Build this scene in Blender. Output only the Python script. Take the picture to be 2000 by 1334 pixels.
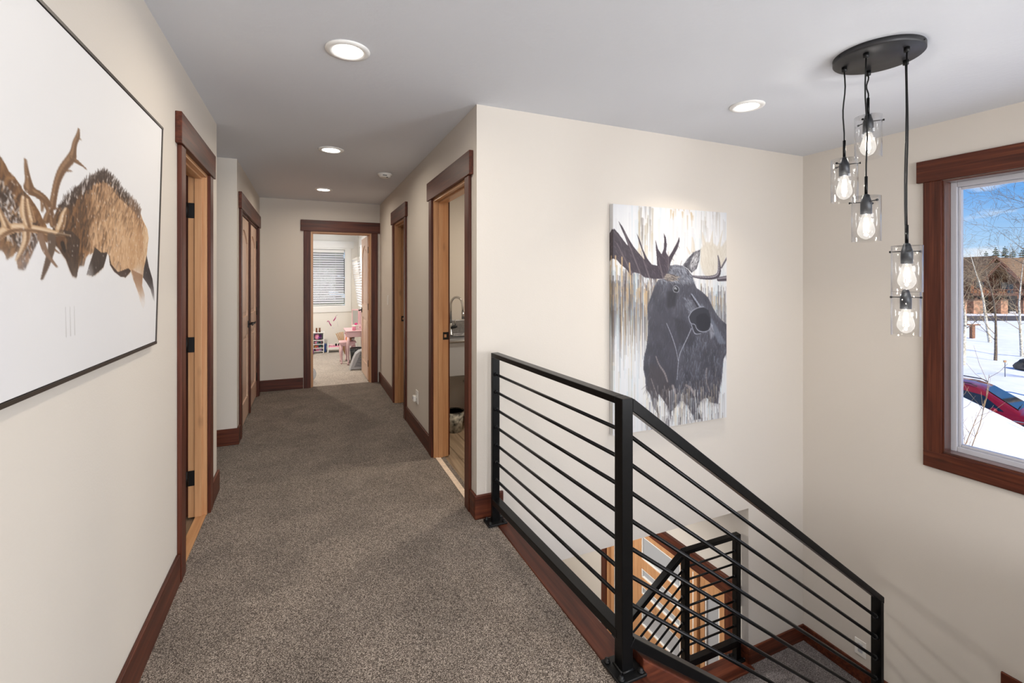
import bpy, bmesh, math, random
import numpy as np
from mathutils import Vector, Matrix
random.seed(7); rng = np.random.default_rng(7)
for o in list(bpy.data.objects): bpy.data.objects.remove(o)
SC = bpy.context.scene; COL = SC.collection
PI = math.pi

# ---------------------------------------------------------------- camera
YAW = math.radians(23.7); CS, SN = math.cos(YAW), math.sin(YAW)
cam = bpy.data.cameras.new('camera'); cam.sensor_width = 36; cam.lens = 908.5/2000*36
cam.shift_y = -(667-546.3)/2000; cam.clip_start = .05; cam.clip_end = 600
camo = bpy.data.objects.new('camera', cam); COL.objects.link(camo)
camo.location = (0, 0, 1.407); camo.rotation_euler = (PI/2, 0, -YAW); SC.camera = camo

# ---------------------------------------------------------------- colour management, sky, sun
SC.view_settings.view_transform = 'Standard'; SC.view_settings.look = 'None'
SC.view_settings.gamma = 1; SC.view_settings.use_curve_mapping = False
SC.view_settings.exposure = 0.45
def lin(c):
    c = c/255.0
    return c/12.92 if c <= .04045 else ((c+.055)/1.055)**2.4
def rgb(r, g, b): return (lin(r), lin(g), lin(b), 1.0)

W = bpy.data.worlds.new('sky'); SC.world = W; W.use_nodes = True
nt = W.node_tree; nt.nodes.clear()
def wn(t, **k):
    n = nt.nodes.new(t)
    for a, b in k.items(): setattr(n, a, b)
    return n
wo = wn('ShaderNodeOutputWorld'); bg = wn('ShaderNodeBackground'); tc = wn('ShaderNodeTexCoord')
sp = wn('ShaderNodeSeparateXYZ'); rp = wn('ShaderNodeValToRGB')
nt.links.new(tc.outputs['Generated'], sp.inputs[0]); nt.links.new(sp.outputs['Z'], rp.inputs[0])
e = rp.color_ramp.elements
e[0].position = 0.0; e[0].color = rgb(206, 226, 246); e[1].position = .9; e[1].color = rgb(40, 96, 190)
for p_, c_ in ((.06, (170, 208, 244)), (.13, (112, 172, 236)), (.3, (70, 138, 222))):
    q = e.new(p_); q.color = rgb(*c_)
mp = wn('ShaderNodeMapping'); mp.inputs['Scale'].default_value = (5, 5, 20); mp.inputs['Location'].default_value = (.3, 1.1, .42)
nz = wn('ShaderNodeTexNoise'); nz.inputs['Scale'].default_value = 2.0; nz.inputs['Detail'].default_value = 6
cr = wn('ShaderNodeValToRGB'); cr.color_ramp.elements[0].position = .56; cr.color_ramp.elements[1].position = .78
mx = wn('ShaderNodeMix', data_type='RGBA'); mx.inputs['B'].default_value = rgb(244, 246, 250)
nt.links.new(tc.outputs['Generated'], mp.inputs[0]); nt.links.new(mp.outputs[0], nz.inputs['Vector'])
nt.links.new(nz.outputs['Fac'], cr.inputs[0]); nt.links.new(cr.outputs[0], mx.inputs['Factor'])
nt.links.new(rp.outputs[0], mx.inputs['A']); nt.links.new(mx.outputs['Result'], bg.inputs[0])
bg.inputs[1].default_value = .8; nt.links.new(bg.outputs[0], wo.inputs[0])

SUN = bpy.data.lights.new('sun', 'SUN'); SUN.energy = 4.0; SUN.angle = math.radians(.6); SUN.color = (1, .92, .80)
so = bpy.data.objects.new('sun', SUN); COL.objects.link(so)
so.rotation_euler = Vector((.07, .78, -.62)).to_track_quat('-Z', 'Y').to_euler()   # shines towards +Y, down

LAMP_W = 6; PENDANT_W = 4.5      # watts of one ceiling downlight / one pendant bulb

def area(name, loc, size, size_y, power, direction, color=(1, 1, 1)):
    l = bpy.data.lights.new(name, 'AREA'); l.shape = 'RECTANGLE'; l.size = size; l.size_y = size_y
    l.energy = power; l.color = color
    o = bpy.data.objects.new(name, l); COL.objects.link(o); o.location = loc
    o.rotation_euler = Vector(direction).to_track_quat('-Z', 'Z').to_euler(); return o
# area lamps for daylight; the loft pair is added to light the near hall
area('added_light_loft_side', (4.02, -2.1, 1.17), 1.8, 1.7, 135, (-1, 0, .42), (.95, .98, 1))
area('added_light_loft_back', (1.0, -4.2, 1.2), 2.2, 1.6, 135, (0, 1, .42), (.97, .98, 1))
area('daylight_bedroom_side_window', (1.16, 8.75, 1.45), 1.0, 1.0, 30, (-1, 0, 0), (.95, .97, 1))
# ---------------------------------------------------------------- materials
class NM:
    def __init__(s, name):
        s.m = bpy.data.materials.new(name); s.m.use_nodes = True
        s.t = s.m.node_tree; s.b = s.t.nodes['Principled BSDF']; s.o = s.t.nodes['Material Output']
    def n(s, t, **k):
        x = s.t.nodes.new(t)
        for a, b in k.items():
            if a in x.inputs: x.inputs[a].default_value = b
            else: setattr(x, a, b)
        return x
    def l(s, a, b): s.t.links.new(a, b)
    def coord(s, scale=(1, 1, 1), rot=(0, 0, 0)):
        tc = s.n('ShaderNodeTexCoord'); mp = s.n('ShaderNodeMapping')
        mp.inputs['Scale'].default_value = scale; mp.inputs['Rotation'].default_value = rot
        s.l(tc.outputs['Object'], mp.inputs[0]); return mp.outputs[0]
    def ramp(s, src, stops):
        r = s.n('ShaderNodeValToRGB'); e = r.color_ramp.elements
        e[0].position, e[0].color = stops[0]; e[1].position, e[1].color = stops[-1]
        for p, c in stops[1:-1]:
            q = e.new(p); q.color = c
        s.l(src, r.inputs[0]); return r.outputs[0]
    def bump(s, h, strength, dist=.01):
        b = s.n('ShaderNodeBump'); b.inputs['Strength'].default_value = strength; b.inputs['Distance'].default_value = dist
        s.l(h, b.inputs['Height']); s.l(b.outputs[0], s.b.inputs['Normal'])
    def p(s, **k):
        for a, v in k.items(): s.b.inputs[a.replace('_', ' ')].default_value = v
        return s
M = {}
def plain(name, c, rough=.5, metal=0, noise=0, scale=40, bump=0, spec=.5, coat=0):
    x = NM(name); x.p(Roughness=rough, Metallic=metal, Base_Color=rgb(*c)); x.b.inputs['Specular IOR Level'].default_value = spec
    x.b.inputs['Coat Weight'].default_value = coat
    if noise or bump:
        nz = x.n('ShaderNodeTexNoise', Scale=scale, Detail=4.0); x.l(x.coord(), nz.inputs['Vector'])
        if noise:
            d = [max(0, v*(1-noise)) for v in c]; u = [min(255, v*(1+noise)) for v in c]
            x.l(x.ramp(nz.outputs['Fac'], [(.3, rgb(*d)), (.7, rgb(*u))]), x.b.inputs['Base Color'])
        if bump: x.bump(nz.outputs['Fac'], bump, .01)
    M[name] = x.m; return x.m
def wood(name, dark, mid, light, axis, rough=.35, knots=0, coat=0, freq=1.0):
    x = NM(name); sc = [26*freq]*3; sc[axis] = 1.3*freq
    v = x.coord(tuple(sc))
    n1 = x.n('ShaderNodeTexNoise', Scale=1.0, Detail=5.0, Distortion=.8); x.l(v, n1.inputs['Vector'])
    sc2 = [90*freq]*3; sc2[axis] = 3*freq
    n2 = x.n('ShaderNodeTexNoise', Scale=1.0, Detail=3.0); x.l(x.coord(tuple(sc2)), n2.inputs['Vector'])
    mx = x.n('ShaderNodeMix', data_type='FLOAT'); mx.inputs[0].default_value = .35
    x.l(n1.outputs['Fac'], mx.inputs[2]); x.l(n2.outputs['Fac'], mx.inputs[3])
    col = x.ramp(mx.outputs[0], [(.3, rgb(*dark)), (.5, rgb(*mid)), (.72, rgb(*light))])
    if knots:
        sk = [7.0]*3; sk[axis] = 2.6
        vo = x.n('ShaderNodeTexVoronoi', Scale=1.0); x.l(x.coord(tuple(sk)), vo.inputs['Vector'])
        k = x.ramp(vo.outputs['Distance'], [(.04, (1, 1, 1, 1)), (.13, (0, 0, 0, 1))])
        m2 = x.n('ShaderNodeMix', data_type='RGBA'); m2.inputs['B'].default_value = rgb(*[v*.45 for v in dark])
        km = x.n('ShaderNodeMath', operation='MULTIPLY'); km.inputs[1].default_value = knots
        x.l(k, km.inputs[0]); x.l(km.outputs[0], m2.inputs['Factor']); x.l(col, m2.inputs['A']); col = m2.outputs['Result']
    x.l(col, x.b.inputs['Base Color']); x.p(Roughness=rough); x.b.inputs['Coat Weight'].default_value = coat
    x.b.inputs['Coat Roughness'].default_value = .18
    x.bump(mx.outputs[0], .08, .003); M[name] = x.m; return x.m
def carpet(name, dark, mid, light, scale=150, patch=.18):
    x = NM(name); v = x.coord()
    vo = x.n('ShaderNodeTexVoronoi', Scale=float(scale)); x.l(v, vo.inputs['Vector'])
    hs = x.n('ShaderNodeSeparateColor'); x.l(vo.outputs['Color'], hs.inputs[0])
    n2 = x.n('ShaderNodeTexNoise', Scale=scale*.8, Detail=3.0); x.l(v, n2.inputs['Vector'])
    a = x.n('ShaderNodeMix', data_type='FLOAT'); a.inputs[0].default_value = .45
    x.l(hs.outputs[0], a.inputs[2]); x.l(n2.outputs['Fac'], a.inputs[3])
    col = x.ramp(a.outputs[0], [(.22, rgb(*dark)), (.5, rgb(*mid)), (.8, rgb(*light))])
    n3 = x.n('ShaderNodeTexNoise', Scale=3.2, Detail=3.0, Distortion=.6); x.l(v, n3.inputs['Vector'])
    sh = x.ramp(n3.outputs['Fac'], [(.36, (1-patch, 1-patch, 1-patch, 1)), (.62, (1+patch*.35,)*3+(1,))])
    m = x.n('ShaderNodeMix', data_type='RGBA', blend_type='MULTIPLY'); m.inputs['Factor'].default_value = 1
    x.l(col, m.inputs['A']); x.l(sh, m.inputs['B']); x.l(m.outputs['Result'], x.b.inputs['Base Color'])
    x.p(Roughness=1.0); x.b.inputs['Specular IOR Level'].default_value = .05
    x.b.inputs['Sheen Weight'].default_value = .15
    x.bump(a.outputs[0], .7, .006); M[name] = x.m; return x.m
def glass(name, ior=1.45, rough=0.0, tint=(1, 1, 1), boost=1.0):
    x = NM(name); x.t.nodes.remove(x.b)
    tr = x.n('ShaderNodeBsdfTransparent'); tr.inputs[0].default_value = (*tint, 1)
    gl = x.n('ShaderNodeBsdfGlossy'); gl.inputs['Roughness'].default_value = rough
    lw = x.n('ShaderNodeLayerWeight'); lw.inputs[0].default_value = .5
    pw = x.n('ShaderNodeMath', operation='POWER'); pw.inputs[1].default_value = 5.0; x.l(lw.outputs['Facing'], pw.inputs[0])
    mu = x.n('ShaderNodeMath', operation='MULTIPLY_ADD', use_clamp=True); mu.inputs[1].default_value = .9*boost; mu.inputs[2].default_value = .04*boost
    x.l(pw.outputs[0], mu.inputs[0])
    mx = x.n('ShaderNodeMixShader'); x.l(mu.outputs[0], mx.inputs[0]); x.l(tr.outputs[0], mx.inputs[1]); x.l(gl.outputs[0], mx.inputs[2])
    x.l(mx.outputs[0], x.o.inputs[0]); M[name] = x.m; return x.m
def emit(name, c, s):
    x = NM(name); x.p(Base_Color=rgb(*c), Emission_Color=rgb(*c), Emission_Strength=s); M[name] = x.m

plain('wall', (210, 203, 194), .85, bump=.06, scale=130, spec=.2)
plain('white_wall', (238, 235, 228), .85, bump=.05, scale=130, spec=.2)
plain('ceiling', (222, 225, 231), .9, bump=.12, scale=38, spec=.1)
carpet('carpet', (48, 40, 34), (102, 91, 82), (200, 187, 174), 400)
carpet('carpet_stair', (50, 44, 44), (92, 86, 86), (170, 163, 162), 400)
carpet('carpet_light', (146, 138, 130), (188, 180, 171), (218, 211, 203), 150, .08)
for ax, nm in enumerate('xyz'):
    wood('dark_'+nm, (46, 20, 12), (80, 38, 24), (112, 60, 38), ax, .42, .45, 0).node_tree.nodes['Principled BSDF'].inputs['Specular IOR Level'].default_value = .3
    wood('polished_'+nm, (46, 20, 12), (80, 38, 24), (112, 60, 38), ax, .3, .45, 1.0)
    wood('alder_'+nm, (178, 126, 84), (196, 146, 102), (210, 164, 120), ax, .4, .35, .15)
    wood('door_'+nm, (200, 164, 140), (217, 184, 162), (230, 202, 182), ax, .4, .5, .15)  # same wood as alder, lightened: daylight glare put into the colour
    wood('plank_'+nm, (112, 94, 76), (146, 126, 104), (172, 152, 128), ax, .45, 0, 0)
plain('black_metal', (16, 16, 17), .32, .6, noise=.15, scale=60)
plain('black_iron', (14, 14, 15), .45, .3)
plain('gunmetal', (66, 68, 72), .35, .8)
plain('steel', (170, 170, 170), .25, 1)
plain('chrome', (205, 205, 205), .12, 1)
plain('white_plastic', (236, 234, 229), .35)
plain('white_paint', (240, 239, 236), .45)
plain('vinyl', (186, 186, 193), .3)
plain('paper_white', (238, 237, 236), .6)
plain('frame_dark', (52, 44, 38), .45)
plain('pink', (232, 196, 202), .4); plain('hot_pink', (224, 60, 140), .5); plain('magenta', (190, 60, 130), .6)
plain('purple', (130, 60, 150), .6); plain('teal', (60, 150, 160), .6); plain('rose', (244, 160, 190), .6)
plain('orange', (226, 140, 60), .6); plain('tan', (176, 140, 104), .8); plain('blue', (40, 80, 160), .5)
plain('brown', (120, 74, 46), .7); plain('grey_plastic', (182, 184, 190), .45); plain('black_plastic', (24, 26, 30), .4)
plain('black', (10, 10, 10), .6); plain('lilac', (196, 176, 214), .6); plain('red_box', (120, 30, 26), .6)
plain('pvc', (236, 234, 226), .4); plain('sink_steel', (150, 151, 153), .32, .85, noise=.08, scale=50)
plain('sink_white', (176, 178, 181), .4)
plain('bin_floral', (120, 118, 110), .5, noise=.7, scale=28)
glass('clear_glass', 1.5, 0, (.985, .985, .985), 1.0); glass('pane', 1.35, 0, (.98, .985, .985), .45)
glass('ball_skin', 1.4, .1, (.78, .84, .92), 1.6)
x = NM('frosted'); x.p(Base_Color=rgb(168, 170, 174), Roughness=.35); M['frosted'] = x.m
emit('lamp_disc', (255, 250, 242), 6.0); emit('bulb_glow', (255, 246, 232), 5.0); emit('filament', (255, 240, 215), 20)
plain('pale_strip', (222, 203, 184), .5, noise=.06, scale=30)
x = NM('bulb_glass'); x.p(Base_Color=rgb(30, 30, 30), Roughness=.1, Emission_Color=rgb(255, 248, 238), Emission_Strength=.62)
x.b.inputs['Alpha'].default_value = .5; M['bulb_glass'] = x.m
x = NM('blind'); x.p(Base_Color=rgb(232, 233, 236), Roughness=.5); x.b.inputs['Transmission Weight'].default_value = 0; M['blind'] = x.m
x = NM('mirror'); x.p(Base_Color=rgb(225, 232, 240), Roughness=.04, Metallic=1); M['mirror'] = x.m
# outdoors
plain('snow', (240, 242, 247), .75, noise=.03, scale=1.2, bump=.25, spec=.3)
plain('asphalt', (82, 74, 70), .9, noise=.2, scale=3)
plain('siding', (122, 78, 50), .8, noise=.2, scale=3); plain('fascia', (92, 58, 42), .7, noise=.15, scale=3)
plain('house_dark', (36, 27, 22), .8); plain('stone', (164, 124, 98), .9, noise=.3, scale=2.5, bump=.4)
plain('pane_dark', (34, 38, 44), .15); plain('roof', (126, 98, 68), .9, noise=.25, scale=2.4, bump=.5)
plain('pine', (46, 58, 34), .9, noise=.45, scale=2); plain('pine_trunk', (70, 52, 40), .9)
plain('aspen', (196, 188, 168), .8, noise=.3, scale=9); plain('twig', (150, 132, 104), .85, noise=.2, scale=9)
plain('bark_dark', (112, 98, 80), .85, noise=.3, scale=9); plain('willow', (150, 126, 96), .8, noise=.2, scale=9)
plain('car_red', (140, 14, 22), .22, .35, coat=1); plain('car_glass', (22, 30, 36), .06, 0, coat=.6)
plain('car_screen', (150, 172, 176), .1, 0, coat=.5); plain('rubber', (22, 22, 22), .8); plain('alloy', (150, 150, 154), .3, 1)
plain('rock', (70, 62, 56), .9, noise=.35, scale=3, bump=.6); plain('post_wood', (132, 92, 66), .85, noise=.2, scale=8)
plain('stake', (120, 124, 130), .6)
# ---------------------------------------------------------------- mesh helpers
LOC = {}
class MB:
    def __init__(s): s.v = []; s.f = []; s.sm = []
    def add(s, vs, fs, smooth=False):
        o = len(s.v); s.v += [tuple(p) for p in vs]; s.f += [tuple(i+o for i in f) for f in fs]; s.sm += [smooth]*len(fs); return s
    def box(s, x0, x1, y0, y1, z0, z1, rot=None, piv=None):
        vs = [Vector((x, y, z)) for x in (x0, x1) for y in (y0, y1) for z in (z0, z1)]
        if rot is not None:
            p = Vector(piv) if piv else Vector(((x0+x1)/2, (y0+y1)/2, (z0+z1)/2)); vs = [p+rot@(v-p) for v in vs]
        return s.add(vs, [(0, 1, 3, 2), (4, 6, 7, 5), (0, 4, 5, 1), (2, 3, 7, 6), (0, 2, 6, 4), (1, 5, 7, 3)])
    def bar(s, a, b, w, h, up=(0, 0, 1)):                       # square bar from a to b
        a, b = Vector(a), Vector(b); d = (b-a).normalized(); u = Vector(up); sd = d.cross(u)
        if sd.length < 1e-4: sd = d.cross(Vector((1, 0, 0)))
        sd.normalize(); u = sd.cross(d); vs = []
        for p in (a, b):
            for i, j in ((-1, -1), (1, -1), (1, 1), (-1, 1)): vs.append(p+sd*(i*w/2)+u*(j*h/2))
        return s.add(vs, [(0, 1, 2, 3), (7, 6, 5, 4), (0, 4, 5, 1), (1, 5, 6, 2), (2, 6, 7, 3), (3, 7, 4, 0)])
    def tube(s, pts, r, n=10, caps=True):
        pts = [Vector(p) for p in pts]; rs = r if isinstance(r, (list, tuple)) else [r]*len(pts); vs = []; fs = []; ref = None
        for i, p in enumerate(pts):
            d = (pts[min(i+1, len(pts)-1)]-pts[max(i-1, 0)]).normalized()
            if ref is None: ref = d.orthogonal().normalized()
            ref = (ref-d*ref.dot(d)); ref = ref.normalized() if ref.length > 1e-6 else d.orthogonal().normalized()
            b = d.cross(ref)
            vs += [p+(ref*math.cos(2*PI*k/n)+b*math.sin(2*PI*k/n))*rs[i] for k in range(n)]
        for i in range(len(pts)-1):
            fs += [(i*n+k, i*n+(k+1) % n, (i+1)*n+(k+1) % n, (i+1)*n+k) for k in range(n)]
        s.add(vs, fs, True)
        if caps:
            o = len(s.v)-len(vs); m = len(vs)
            s.f += [tuple(o+k for k in reversed(range(n))), tuple(o+m-n+k for k in range(n))]; s.sm += [False]*2
        return s
    def lathe(s, prof, c=(0, 0, 0), n=24, axis='z', smooth=True, sx=1, sy=1):
        vs = []; fs = []; c = Vector(c); m = len(prof)
        for r, z in prof:
            for k in range(n):
                a = 2*PI*k/n; x, y = r*math.cos(a)*sx, r*math.sin(a)*sy
                vs.append(c+Vector({'z': (x, y, z), 'x': (z, x, y), 'y': (x, z, y)}[axis]))
        for i in range(m-1): fs += [(i*n+k, i*n+(k+1) % n, (i+1)*n+(k+1) % n, (i+1)*n+k) for k in range(n)]
        s.add(vs, fs, smooth); o = len(s.v)-len(vs)
        if prof[0][0] > 1e-5: s.f.append(tuple(o+k for k in reversed(range(n)))); s.sm.append(False)
        if prof[-1][0] > 1e-5: s.f.append(tuple(o+(m-1)*n+k for k in range(n))); s.sm.append(False)
        return s
    def prism(s, poly, axis, a, b):                             # polygon in the other two axes, extruded a..b
        n = len(poly)
        def P(u, v, w): return {'x': (w, u, v), 'y': (u, w, v), 'z': (u, v, w)}[axis]
        vs = [P(u, v, a) for u, v in poly]+[P(u, v, b) for u, v in poly]
        return s.add(vs, [tuple(range(n)), tuple(reversed(range(n, 2*n)))]+[(i, i+n, (i+1) % n+n, (i+1) % n) for i in range(n)])
    def blob(s, c, rx, ry, rz, seed=0, amp=.15, sub=2):
        bm = bmesh.new(); bmesh.ops.create_icosphere(bm, subdivisions=sub, radius=1); R = random.Random(seed)
        ph = [R.uniform(0, 6) for _ in range(6)]; vs = []
        for v in bm.verts:
            k = 1+amp*(math.sin(3*v.co.x+ph[0])+math.sin(4*v.co.y+ph[1])+math.sin(5*v.co.z+ph[2])+.6*math.sin(9*v.co.x+7*v.co.y+ph[3]))/2.4
            vs.append((c[0]+v.co.x*rx*k, c[1]+v.co.y*ry*k, c[2]+v.co.z*rz*k))
        fs = [tuple(v.index for v in f.verts) for f in bm.faces]; bm.free(); return s.add(vs, fs, True)
    def xf(s, mat): s.v = [tuple(mat@Vector(p)) for p in s.v]; return s
    def build(s, name, mat, parent=None, bevel=0, seg=2, local=False):
        me = bpy.data.meshes.new(name)
        off = (0, 0, 0) if (local or parent is None) else LOC.get(parent.name, (0, 0, 0))
        me.from_pydata([(p[0]-off[0], p[1]-off[1], p[2]-off[2]) for p in s.v], [], s.f)
        me.polygons.foreach_set('use_smooth', s.sm)
        bm = bmesh.new(); bm.from_mesh(me); bmesh.ops.recalc_face_normals(bm, faces=bm.faces); bm.to_mesh(me); bm.free()
        for m in (mat if isinstance(mat, (list, tuple)) else [mat]): me.materials.append(M[m] if isinstance(m, str) else m)
        o = bpy.data.objects.new(name, me); COL.objects.link(o)
        if parent is not None: o.parent = parent; LOC[o.name] = off
        if bevel:
            b = o.modifiers.new('bevel', 'BEVEL'); b.width = bevel; b.segments = seg; b.limit_method = 'ANGLE'; b.angle_limit = .7
        return o
def tag(o, label, cat, group=None, kind=None):
    o['label'] = label; o['category'] = cat
    if group: o['group'] = group
    if kind: o['kind'] = kind
    return o
def thing(name, label, cat, loc=(0, 0, 0), rotz=0, group=None, kind=None):
    o = bpy.data.objects.new(name, None); COL.objects.link(o); o.location = loc; o.rotation_euler = (0, 0, rotz)
    o.empty_display_size = .1; LOC[o.name] = tuple(loc); return tag(o, label, cat, group, kind)
def struct(o, label, cat): return tag(o, label, cat, None, 'structure')
def dup(root, loc, rotz=0, label=None):
    r = root.copy(); COL.objects.link(r); r.location = loc; r.rotation_euler = (0, 0, rotz); LOC[r.name] = tuple(loc)
    if label: r['label'] = label
    for ch in list(root.children):
        c = ch.copy(); COL.objects.link(c); c.parent = r
        for g in list(ch.children):
            d = g.copy(); COL.objects.link(d); d.parent = c
    return r
def share(o, parent, loc, name=None):                           # an alike piece that shares mesh data
    c = o.copy(); COL.objects.link(c); c.parent = parent; c.location = loc; return c
def wall(name, axis, a0, a1, u0, u1, z0, z1, holes, mat, label):
    """slab; axis 'x': thickness a0..a1 in x, runs u0..u1 in y. holes (ua,ub,za,zb)"""
    us = sorted({u0, u1, *[h[0] for h in holes], *[h[1] for h in holes]}); zs = sorted({z0, z1, *[h[2] for h in holes], *[h[3] for h in holes]})
    us = [u for u in us if u0 <= u <= u1]; zs = [z for z in zs if z0 <= z <= z1]
    nu, nz_ = len(us)-1, len(zs)-1
    def solid(i, j):
        if i < 0 or j < 0 or i >= nu or j >= nz_: return False
        uc, zc = (us[i]+us[i+1])/2, (zs[j]+zs[j+1])/2
        return not any(h[0] < uc < h[1] and h[2] < zc < h[3] for h in holes)
    m = MB()
    def P(a, u, z): return (a, u, z) if axis == 'x' else (u, a, z)
    for i in range(nu):
        for j in range(nz_):
            if not solid(i, j): continue
            ua, ub, za, zb = us[i], us[i+1], zs[j], zs[j+1]
            for a in (a0, a1): m.add([P(a, ua, za), P(a, ub, za), P(a, ub, zb), P(a, ua, zb)], [(0, 1, 2, 3)])
            if not solid(i-1, j): m.add([P(a0, ua, za), P(a1, ua, za), P(a1, ua, zb), P(a0, ua, zb)], [(0, 1, 2, 3)])
            if not solid(i+1, j): m.add([P(a0, ub, za), P(a1, ub, za), P(a1, ub, zb), P(a0, ub, zb)], [(0, 1, 2, 3)])
            if not solid(i, j-1): m.add([P(a0, ua, za), P(a1, ua, za), P(a1, ub, za), P(a0, ub, za)], [(0, 1, 2, 3)])
            if not solid(i, j+1): m.add([P(a0, ua, zb), P(a1, ua, zb), P(a1, ub, zb), P(a0, ub, zb)], [(0, 1, 2, 3)])
    o = m.build(name, mat)
    bm = bmesh.new(); bm.from_mesh(o.data); bmesh.ops.remove_doubles(bm, verts=bm.verts, dist=1e-5)
    bmesh.ops.recalc_face_normals(bm, faces=bm.faces); bm.to_mesh(o.data); bm.free()
    return struct(o, label, 'wall')
def slab(name, boxes, mat, label, cat):
    m = MB()
    for b in boxes: m.box(*b)
    return struct(m.build(name, mat), label, cat)
# ---------------------------------------------------------------- the building shell
XL, XR, YM, XW, YL, YJ, YE, H, T = -.555, .91, 2.59, 3.80, 3.62, 4.59, 6.61, 2.44, .115
ZB, ZE, ZC = -1.602, -3.20, -.383           # stair landing, entry floor, entry ceiling
wall('wall_left', 'x', XL-.09, XL, -4.1, YL, 0, H, [(2.675, 3.305, -1, 2.035)], 'wall', 'beige painted wall along the left side of the hallway')
wall('wall_recess', 'y', YJ, YJ+T, -2.0, XL, 0, H, [], 'wall', 'short beige wall facing the camera beyond the left doorway')
wall('wall_recess_side', 'y', YL-T, YL, -2.0, XL-T, 0, H, [], 'wall', 'beige side wall of the passage that turns left off the hallway')
wall('wall_recess_end', 'x', -2.0-T, -2.0, YL-T, YJ+T, 0, H, [], 'wall', 'beige wall closing the passage left of the hallway')
wall('wall_closet', 'x', XL-T, XL, YJ+T, YE, 0, H, [(4.80, 6.36, -1, 2.035)], 'wall', 'beige hallway wall around the arched double closet doors')
wall('wall_closet_back', 'x', -1.35, -1.25, YJ+T, YE, 0, H, [], 'wall', 'plain wall at the back of the closet')
wall('wall_end', 'y', YE, YE+T, -2.6, 3.3, 0, H, [(.035, .795, -1, 2.035)], 'wall', 'beige wall at the far end of the hallway around the bedroom doorway')
wall('wall_right', 'x', XR, XR+T, YM+T, YE, 0, H, [(2.768, 3.62, -1, 2.035), (4.775, 5.41, -1, 2.035)], 'wall', 'beige hallway wall on the right with two doorways')
wall('wall_back', 'y', YM, YM+T, XR, XW+.15, ZE, H, [(-2, 3.159, -9, ZC)], 'wall', 'large beige stairwell wall behind the moose canvas')
WY0, WY1, WZ0, WZ1 = .32, 1.655, .275, 2.055
wall('wall_window', 'x', XW, XW+.15, -4.1, YM, ZE, H, [(WY0, WY1, WZ0, WZ1), (-3.0, -1.2, WZ0, WZ1)], 'wall', 'beige outer stairwell wall holding the big window')
wall('wall_loft_back', 'y', -4.1-T, -4.1, XL-T, XW+.15, 0, H, [(-.1, 2.1, .4, 2.0)], 'wall', 'beige wall behind the camera, wide opening added to let light in')  # opening out of view, added to light the near hall
wall('wall_stair_low', 'y', .22, .34, 1.06, XW, ZE, -.005, [], 'wall', 'wall below the loft floor at the near side of the stairwell')
wall('wall_under_hall', 'x', -.675, -.56, .34, 6.1, ZE, ZC, [], 'wall', 'beige wall of the entry level under the hallway')
wall('wall_entry_back', 'y', 6.1, 6.2, -.675, 3.3, ZE, ZC, [], 'wall', 'beige wall at the back of the entry level')
wall('wall_entry', 'x', 3.159, 3.30, YM+T, 6.1, ZE, ZC, [(2.80, 4.47, -9, -1.17), (5.35, 5.95, -2.1, -1.0)], 'wall', 'beige entry wall around the front door')
# rooms seen through the doorways
wall('wall_study_side', 'y', 1.4, 1.5, -2.6, XL-T, 0, H, [], 'wall', 'side wall of the dim room behind the left doorway')
wall('wall_study_back', 'x', -2.7, -2.6, 1.4, YL-T, 0, H, [], 'wall', 'back wall of the dim room behind the left doorway')
wall('wall_laundry_back', 'y', 4.58, 4.68, XR+T, 3.3, 0, H, [], 'wall', 'beige wall behind the laundry sink')
wall('wall_laundry_side', 'x', 3.2, 3.3, YM+T, YE, 0, H, [], 'wall', 'outer side wall of the laundry room')
wall('wall_bedroom_back', 'y', 10.1, 10.22, -2.6, 1.1, 0, H, [(-.46, .715, .86, 2.02)], 'white_wall', 'cream bedroom wall around the window with white blinds')
wall('wall_bedroom_right', 'x', .945, 1.06, YE+T, 10.1, 0, H, [(8.25, 9.35, .86, 2.02)], 'white_wall', 'cream bedroom wall on the right behind the open door')
wall('wall_bedroom_left', 'x', -2.7, -2.6, YE+T, 10.1, 0, H, [], 'white_wall', 'cream bedroom wall on the left')
slab('ceiling', [(-2.7, XW+.15, -4.2, YM+T, H, H+.12), (-2.7, 3.3, YM+T, 10.22, H, H+.12)], 'ceiling', 'white textured ceiling', 'ceiling')
struct(MB().prism([(-5.0, H+.14), (11.3, H+.14), (11.3, H+.22), (3.2, 4.4), (-5.0, H+.22)], 'x', -3.3, XW+.7).build('roof_slab', 'roof'), 'unseen house roof, eaves shaped deep to block the sun', 'roof')  # roof out of view, eaves deepened to keep sun off the windows
slab('ceiling_entry', [(-.675, 3.3, YM+T, 6.2, ZC, -.26), (-.675, 1.0, .34, YM+T, ZC, -.26)], 'ceiling', 'white ceiling of the entry level', 'ceiling')
slab('floor', [(XL, .995, -4.1, YE+.04, -.2, 0), (.995, XW, -4.1, .22, -.2, 0), (-2.0, XL, YL, YJ, -.2, 0), (-1.25, XL, YJ+T, YE, -.2, -.001)], 'carpet', 'grey brown speckled carpet of the hallway', 'carpet')
slab('floor_bedroom', [(-2.6, .945, YE+.04, 10.1, -.2, -.004)], 'carpet_light', 'pale beige bedroom carpet', 'carpet')
slab('floor_study', [(-2.6, XL, 1.5, YL-T, -.2, -.012)], 'plank_y', 'wood floor of the dim room on the left', 'floor')
slab('floor_entry', [(-.675, 3.3, .34, 6.2, ZE-.2, ZE)], 'plank_x', 'wood floor of the entry level', 'floor')
fl = slab('floor_laundry', [(XR+.03, 3.2, YM+T, YE, -.2, -.02)], 'plank_y', 'wood look plank floor of the laundry room', 'floor')
pl = None
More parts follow.
